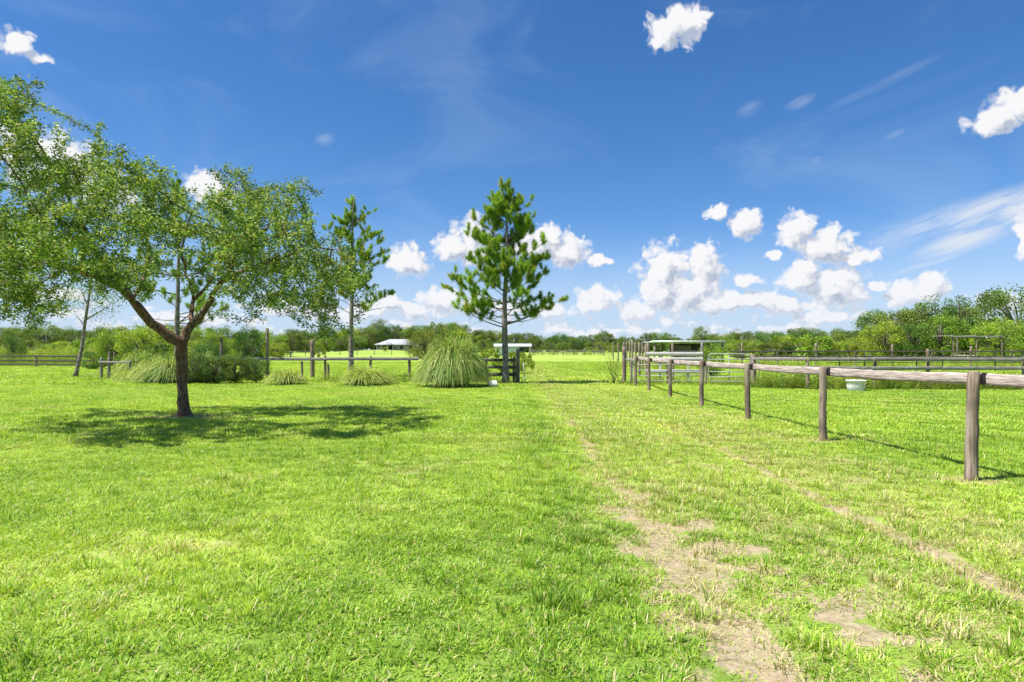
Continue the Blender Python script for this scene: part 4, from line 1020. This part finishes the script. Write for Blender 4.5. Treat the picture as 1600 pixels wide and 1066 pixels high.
# utility pole stub and stay wire
o0 = GP(488, 36); mb = MB(); post_mesh(mb, 0, 0, 0, 2.15, .12); o = mb.build('wooden_post', M['post_wood'], None, True); o.location = o0
tag(o, 'thick grey post standing alone behind the fence left of the second pine', 'post')
a_, b_ = PT(418, 521, 33), PT(385, 572, 33.6); mb = MB(); mb.tube([a_, (a_ + b_) / 2 + (0, 0, -.03), b_], .014, 5); tag(mb.build('stay_wire', M['galv']), 'pale stay wire slanting down from the tall pole among the dark shrubs', 'wire')
# far field fences
fence('rail_fence', 'low dark wire fence crossing the far pasture before the grey-roofed house', [(440, 150), (700, 155)], [.5, 1.0], [(a, 1.25) for a in range(450, 700, 27)], 'board_x', 'board_x', (.05, .07), .08, True)
fence('rail_fence', 'grey rail fence at the far end of the grass lane', [(828, 158), (945, 150)], [.35, .75, 1.15], [(a, 1.3) for a in range(832, 945, 16)], 'board_x', 'board_x', (.05, .13), .09, True)
fence('rail_fence', 'faint grey rail fence at the foot of the wood behind the shade tree', [(250, 118), (460, 118)], [.5, 1.05], [(a, 1.25) for a in range(262, 460, 24)], 'board_x', 'board_x', (.05, .11), .08, True)

# light steel T-post
mb = MB(); mb.box((0, 0, .42), (.045, .012, 1.05)); mb.box((0, .016, .42), (.012, .03, 1.05)); mb.box((0, -.014, .1), (.10, .008, .16))
o = mb.build('steel_post', M['galv']); o.location = GP(820, 32.5); o.rotation_euler = (0, R(-5), .3); tag(o, 'pale steel stake leaning in the gateway right of the pine', 'stake')

# gateway posts on the right
for px_, yy_, h_, rr_, lb in ((975, 29.8, 1.72, .095, 'tall dark round gatepost at the right side of the gateway'), (986, 29.0, 1.0, .045, 'short thin post between the tall gatepost and the pipe panel')):
    mb = MB(); post_mesh(mb, 0, 0, 0, h_, rr_); o = mb.build('gatepost' if h_ > 1.2 else 'wooden_post', M['post_wood'], None, True); o.location = GP(px_, yy_); tag(o, lb, 'post')
a_, b_ = GP(975, 29.7), GP(993, 27.8); mb = MB(); mb.beam(a_ + (.1, 0, 1.13) - a_, b_ + (.1, 0, 1.13) - a_, .05, .12); o = mb.build('wooden_rail', M['board_x']); o.location = a_
tag(o, 'grey rail joining the tall gatepost to the end of the track fence', 'rail')


def pipe_gate(name, label, A, B, zs, r=.019, uprights=3, rounded=True):
    A = np.array(A); B = np.array(B); d = B - A; L = np.linalg.norm(d); root = empty(name, A, label, 'gate'); e = d / L
    z0, z1 = min(zs), max(zs); rc = .12
    def P(u, z): return e * u + np.array([0, 0, z])
    fr = [P(rc, z0)] + [P(L - rc, z0), P(L - rc * .3, z0 + rc * .3), P(L, z0 + rc), P(L, z1 - rc), P(L - rc * .3, z1 - rc * .3), P(L - rc, z1), P(rc, z1), P(rc * .3, z1 - rc * .3), P(0, z1 - rc), P(0, z0 + rc), P(rc * .3, z0 + rc * .3), P(rc, z0)]
    mb = MB(); mb.tube(fr, r * 1.1, 8, False); mb.build('frame', M['galv'], root, True)
    for z in zs:
        if z0 < z < z1: mb = MB(); mb.tube([P(.01, z), P(L - .01, z)], r, 8); mb.build('bar', M['galv'], root, True)
    for k in range(1, uprights): mb = MB(); mb.box(P(L * k / uprights, (z0 + z1) / 2), (.035, .008, z1 - z0), math.atan2(d[1], d[0])); mb.build('brace', M['galv'], root)
pipe_gate('pipe_gate', 'galvanised five-bar pipe panel nearest the tall gatepost', GP(988, 28.9), GP(1100, 28.6), [.20, .42, .66, .92, 1.16], uprights=2)
pipe_gate('pipe_gate', 'taller galvanised pipe gate hung against the thick grey corner post', GP(1107, 28.4), GP(1172, 27.9), [.20, .40, .62, .88, 1.16, 1.41], uprights=2)
pipe_gate('pipe_gate', 'narrow pipe panel with a rounded corner just right of the thick corner post', GP(1181, 27.6), GP(1186, 27.2), [.10, .8, 1.18], uprights=1)
for px_, yy_, h_ , lb in ((1043, 28.8, .95, 'short grey post in the middle of the long pipe panel'), (1103, 28.55, .92, 'short leaning post between the two pipe gates')):
    mb = MB(); post_mesh(mb, 0, 0, 0, h_, .05); o = mb.build('wooden_post', M['post_wood'], None, True); o.location = GP(px_, yy_); tag(o, lb, 'post')
# white board pen behind
fence('board_fence', 'faded white board pen rails behind the pipe panel, left of the vivid bush', [(1009, 31.6), (1098, 31.2)], [.52, 1.13, 1.38], [(1031, 1.45), (1075, 1.45)], 'board_white', 'board_white', (.03, .19), .055, True)
for px_, yy_, tz, lb in ((1013, 33, 2.0, 'tall dark post at the left end of the white board pen'), (1051, 32.4, 1.95, 'tall dark post in the middle of the white board pen'), (1097, 32.2, 1.95, 'pale yellowish post at the right end of the white board pen')):
    mb = MB(); post_mesh(mb, 0, 0, 0, tz, .07); o = mb.build('wooden_post', M['post_wood' if px_ < 1090 else 'board_x'], None, True); o.location = GP(px_, yy_); tag(o, lb, 'post')

# two-rail paddock fence
fence('board_fence', 'grey two-board paddock fence behind the white tub', [(1177, 27.2), (1262, 25.6), (1366, 25.2), (1470, 25.2), (1720, 24.6)], [.86, 1.21],
      [(1177, 1.38, .115), (1262, 1.18, .065), (1366, 1.2, .065), (1450, 1.60, .07), (1600, 1.25, .065), (1690, 1.25, .065)], 'board_x', 'post_wood', (.035, .145), .06)
# third, far
fence('board_fence', 'far brown-topped board fence with alternating tall and short posts crossing the paddocks at the right', [(1140, 62), (1720, 58)], [.95, 1.42],
      [(1159, 2.25, .10), (1215, 1.5, .08), (1275, 2.2, .12), (1337, 1.5, .08), (1394, 2.05, .11), (1457, 1.5, .08), (1517, 1.9, .12), (1581, 1.5, .08), (1640, 1.9, .1)], 'board_dark', 'post_wood', (.05, .14), .08)
fence('rail_fence', 'thin dark steel-post fence behind the brown-topped board fence', [(1290, 47), (1700, 46)], [.70], [(a, 1.4, .035) for a in (1312, 1351, 1432, 1473, 1555, 1598, 1660)], 'steel_dark', 'steel_dark', (.03, .05), .03, True)
fence('board_fence', 'distant white rail fence seen through the board fences, left stretch', [(1278, 100), (1335, 100)], [.75, 1.15], [(a, 1.3) for a in (1280, 1300, 1318, 1334)], 'board_white', 'board_white', (.04, .17), .06, True)
fence('board_fence', 'distant white rail fence seen through the board fences, middle stretch', [(1357, 88), (1432, 88)], [.70, 1.05, 1.3], [(a, 1.4) for a in (1359, 1378, 1396, 1414, 1430)], 'board_white', 'board_white', (.04, .15), .06, True)
fence('board_fence', 'distant white rail fence seen through the board fences, right stretch', [(1486, 82), (1600, 80)], [.45, .80, 1.2], [(a, 1.35) for a in (1488, 1507, 1526, 1545, 1564, 1583, 1599)], 'board_white', 'board_white', (.04, .13), .06, True)
# receding row of tall posts
def post_row():
    k = 0
    root = empty('wire_fence', GP(1003, 34), 'tall-post wire fence receding beyond the gateway towards the far trees', 'fence'); o0 = GP(1003, 34); tops = []
    for (px_, yy_) in ((1010, 36), (999, 40), (993, 45), (1004, 50), (988, 54), (984, 60), (1000, 64), (979, 68), (975, 76), (966, 86), (958, 98)):
        p = GP(px_, yy_); mb = MB(); post_mesh(mb, *(p - o0)[:2], 0, .013 * yy_ + 1.55 + rng.uniform(-.15, .1), .055 + .0005 * yy_); mb.build('post', M['post_wood'], root, True); tops.append(p - o0)
    tops.sort(key=lambda q: q[1]); mb = MB()
    for z in (.5, 1., 1.5): mb.tube([q + (0, 0, z) for q in tops], .006, 4)
    mb.build('wire', M['wire'], root)
post_row()

# wooden frame on the right
def frame_stand():
    Y0 = 70; o0 = GP(1490, Y0); root = empty('timber_frame', o0, 'open weathered timber frame with flat top beams before the right-hand trees', 'frame'); W_ = .07
    for (a, y_) in ((1489, Y0), (1525, Y0), (1530, Y0 + 3), (1565, Y0), (1495, Y0 + 3), (1569, Y0 + 3)):
        p = GP(a, y_) - o0; mb = MB(); mb.box((p[0], p[1], 1.45), (.15, .15, 3.05), 0, .01); mb.build('post', M['post_wood'], root)
    for (a, b, y_) in ((1486, 1568, Y0 - .1), (1492, 1572, Y0 + 3.1)):
        A = GP(a, y_) - o0; B = GP(b, y_) - o0; mb = MB(); mb.beam(A + (0, 0, 2.98), B + (0, 0, 2.98), .06, .16); mb.build('beam', M['board_x'], root)
    for a in (1489, 1525, 1565):
        A = GP(a, Y0 - .3) - o0; mb = MB(); mb.beam(A + (0, 0, 3.10), A + (.1, 3.7, 3.10), .05, .08); mb.build('cross_beam', M['board_x'], root)
frame_stand()

# ------------------------------------------------------------------ white tub
def tub():
    root = empty('water_tub', GP(1337.5, 24.6), 'round white plastic water tub on the grass against the paddock fence', 'tub')
    n = 40; a = np.arange(n) * 2 * math.pi / n
    prof = [(.0, .0), (.28, .0), (.295, .012), (.33, .20), (.345, .38), (.365, .385), (.367, .415), (.342, .418), (.322, .20), (.275, .05), (.0, .045)]
    V = np.array([(r * math.cos(t_), r * math.sin(t_), z) for r, z in prof for t_ in a]); i = np.arange(n); j = (i + 1) % n
    Q = np.concatenate([np.stack([k * n + i, k * n + j, (k + 1) * n + j, (k + 1) * n + i], 1) for k in range(len(prof) - 1)])
    obj('shell', mesh_np('shell', V, [Q], M['tub_plastic'], True), root)
    m, t_ = new_mat('water'); p = t_.n('ShaderNodeBsdfPrincipled'); p.inputs['Base Color'].default_value = (.05, .07, .05, 1); p.inputs['Roughness'].default_value = .05
    o = t_.n('ShaderNodeOutputMaterial'); t_.put(o.inputs[0], p.outputs[0])
    V = np.array([(0, 0, .30)] + [(.334 * math.cos(q), .334 * math.sin(q), .30) for q in a]); obj('water', mesh_np('water', V, [np.stack([np.zeros(n, int), 1 + i, 1 + j], 1)], m), root)
tub()
# small pail lying by the pampas
def pail():
    root = empty('plastic_pail', GP(769, 26.9), 'small pale grey pail tipped over at the right foot of the pampas clump', 'pail'); root.rotation_euler = (0, 0, R(20))
    n = 24; a = np.arange(n) * 2 * math.pi / n; prof = [(.0, .0), (.115, .0), (.15, .34), (.158, .345), (.142, .345), (.108, .02), (.0, .02)]
    V = np.array([(z - .17, r * math.cos(t_), .15 + r * math.sin(t_)) for r, z in prof for t_ in a]); i = np.arange(n); j = (i + 1) % n
    Q = np.concatenate([np.stack([k * n + i, k * n + j, (k + 1) * n + j, (k + 1) * n + i], 1) for k in range(len(prof) - 1)])
    obj('shell', mesh_np('shell', V, [Q], M['white_paint'], True), root)
    mb = MB(); mb.tube([(-.17 + .345, .155 * math.cos(q), .15 + .155 * math.sin(q)) for q in a] + [(-.17 + .345, .155, .15)], .01, 6, False); mb.build('rim', M['rubber_and_end_shade'], root, True)
pail()

# ------------------------------------------------------------------ buildings
def hip(mb, x0, x1, y0, y1, z0, z1, inset):
    V = [(x0, y0, z0), (x1, y0, z0), (x1, y1, z0), (x0, y1, z0), (x0 + inset, (y0 + y1) / 2, z1), (x1 - inset, (y0 + y1) / 2, z1), (x0, y0, z0 - .18), (x1, y0, z0 - .18), (x1, y1, z0 - .18), (x0, y1, z0 - .18)]
    mb.add(V, [(0, 1, 5, 4), (2, 3, 4, 5), (0, 6, 7, 1), (1, 7, 8, 2), (2, 8, 9, 3), (3, 9, 6, 0), (6, 9, 8, 7)], [(1, 2, 5), (3, 0, 4)])
def house():
    Y0 = 215; o0 = GP(618, Y0); o0[2] = 1.0; root = empty('house', o0, 'low grey house with pale hip roof and dark porch in the far pasture', 'house')
    mb = MB(); mb.box((2.9, 5, 1.15), (7.2, 9.6, 2.7)); mb.box((-3.4, 6.4, 1.15), (5.4, 6.6, 2.7)); mb.build('wall', M['stucco'], root)
    mb = MB(); hip(mb, -7.0, 7.0, -.6, 10.6, 2.6, 4.5, 4.2); hip(mb, -6.0, -.6, -1.6, 3.4, 2.62, 3.7, 2.2); mb.build('roof', M['roof_grey'], root)
    for x in (-6.2, -4.6, -2.6, -.8): mb = MB(); mb.box((x, -.2, 1.15), (.22, .22, 2.7)); mb.build('porch_post', M['white_paint'], root)
    for (x, w_, z, h_, y_) in ((-4.6, 1.7, 1.2, 2.1, 3.06), (-2.3, 1.3, 1.5, 1.3, 3.06), (2.0, 1.2, 1.6, 1.2, .16), (5.0, 1.2, 1.6, 1.2, .16)):
        mb = MB(); mb.box((x, y_, z), (w_ + .16, .10, h_ + .16)); f = mb.build('window', M['white_paint'], root); mb = MB(); mb.box((x, y_ - .06, z), (w_, .04, h_)); mb.build('pane', M['glass_dark'], f)
    mb = MB(); mb.box((-.9, 3.06, 1.0), (1.0, .1, 2.1)); mb.build('door', M['glass_dark'], root)
house()
def shed():
    Y0 = 150; o0 = GP(802, Y0); root = empty('shed', o0, 'white metal-roofed shed half hidden behind the gateway pine', 'shed')
    mb = MB(); mb.box((-.9, 3, 1.0), (7.0, 5, 2.1)); mb.box((3.9, 3.4, 1.0), (.12, 4.2, 2.1)); mb.build('wall', M['white_paint'], root)
    mb = MB(); mb.add([(-4.6, -.2, 2.15), (4.3, -.2, 2.15), (4.3, 3, 2.75), (-4.6, 3, 2.75), (4.3, 6.2, 2.15), (-4.6, 6.2, 2.15)], [(0, 1, 2, 3), (3, 2, 4, 5)]); mb.add([(-4.6, -.2, 2.05), (4.3, -.2, 2.05), (4.3, -.2, 2.15), (-4.6, -.2, 2.15)], [(0, 1, 2, 3)])
    mb.build('roof', M['metal_roof'], root)
    mb = MB(); mb.box((2.0, .46, .95), (1.1, .1, 1.9)); mb.build('door', M['glass_dark'], root)
    mb = MB(); mb.box((4.0, .4, 1.0), (.14, .14, 2.1)); mb.build('post', M['white_paint'], root)
shed()
def shelter():
    Y0 = 68; o0 = GP(1075, Y0); root = empty('shelter', o0, 'open-sided animal shelter with flat pale metal roof and dark interior', 'shelter')
    mb = MB(); V = []
    xs = np.linspace(-3.85, 3.85, 78); yy_ = [-.4, 4.8]
    for y_ in yy_:
        for q, x in enumerate(xs): V.append((x, y_, 2.52 - .03 * (y_ + .4) + (.02 if q % 4 < 2 else 0)))
    n = len(xs); mb.add(V, [(i_, i_ + 1, n + i_ + 1, n + i_) for i_ in range(n - 1)]); mb.box((0, -.42, 2.44), (7.7, .04, .16)); mb.box((-3.82, 2.2, 2.40), (.04, 5.1, .14)); mb.box((3.82, 2.2, 2.40), (.04, 5.1, .14)); mb.build('roof', M['metal_roof'], root)
    for x in (-3.6, -1.7, 1.4, 3.6):
        for y_ in (-.2, 4.5): mb = MB(); mb.box((x, y_, 1.1), (.16, .16, 2.4)); mb.build('post', M['post_wood'], root)
    mb = MB(); mb.box((1.5, 4.62, 1.15), (4.4, .06, 2.2)); mb.build('back_wall', M['board_dark'], root)
    mb = MB(); mb.box((.3, 3.6, 1.5), (1.9, .8, 1.1), 0, .03); mb.box((.3, 3.2, .5), (2.3, .9, .9), 0, .03); mb.build('stall_panel', M['board_x'], root)
    mb = MB(); mb.beam((-1.7, -.2, 1.05), (1.4, -.2, 1.05), .05, .16); mb.beam((-1.7, -.2, 1.45), (1.4, -.2, 1.45), .05, .12); mb.build('rail', M['post_wood'], root)
shelter()
print('objects', len(S.objects))
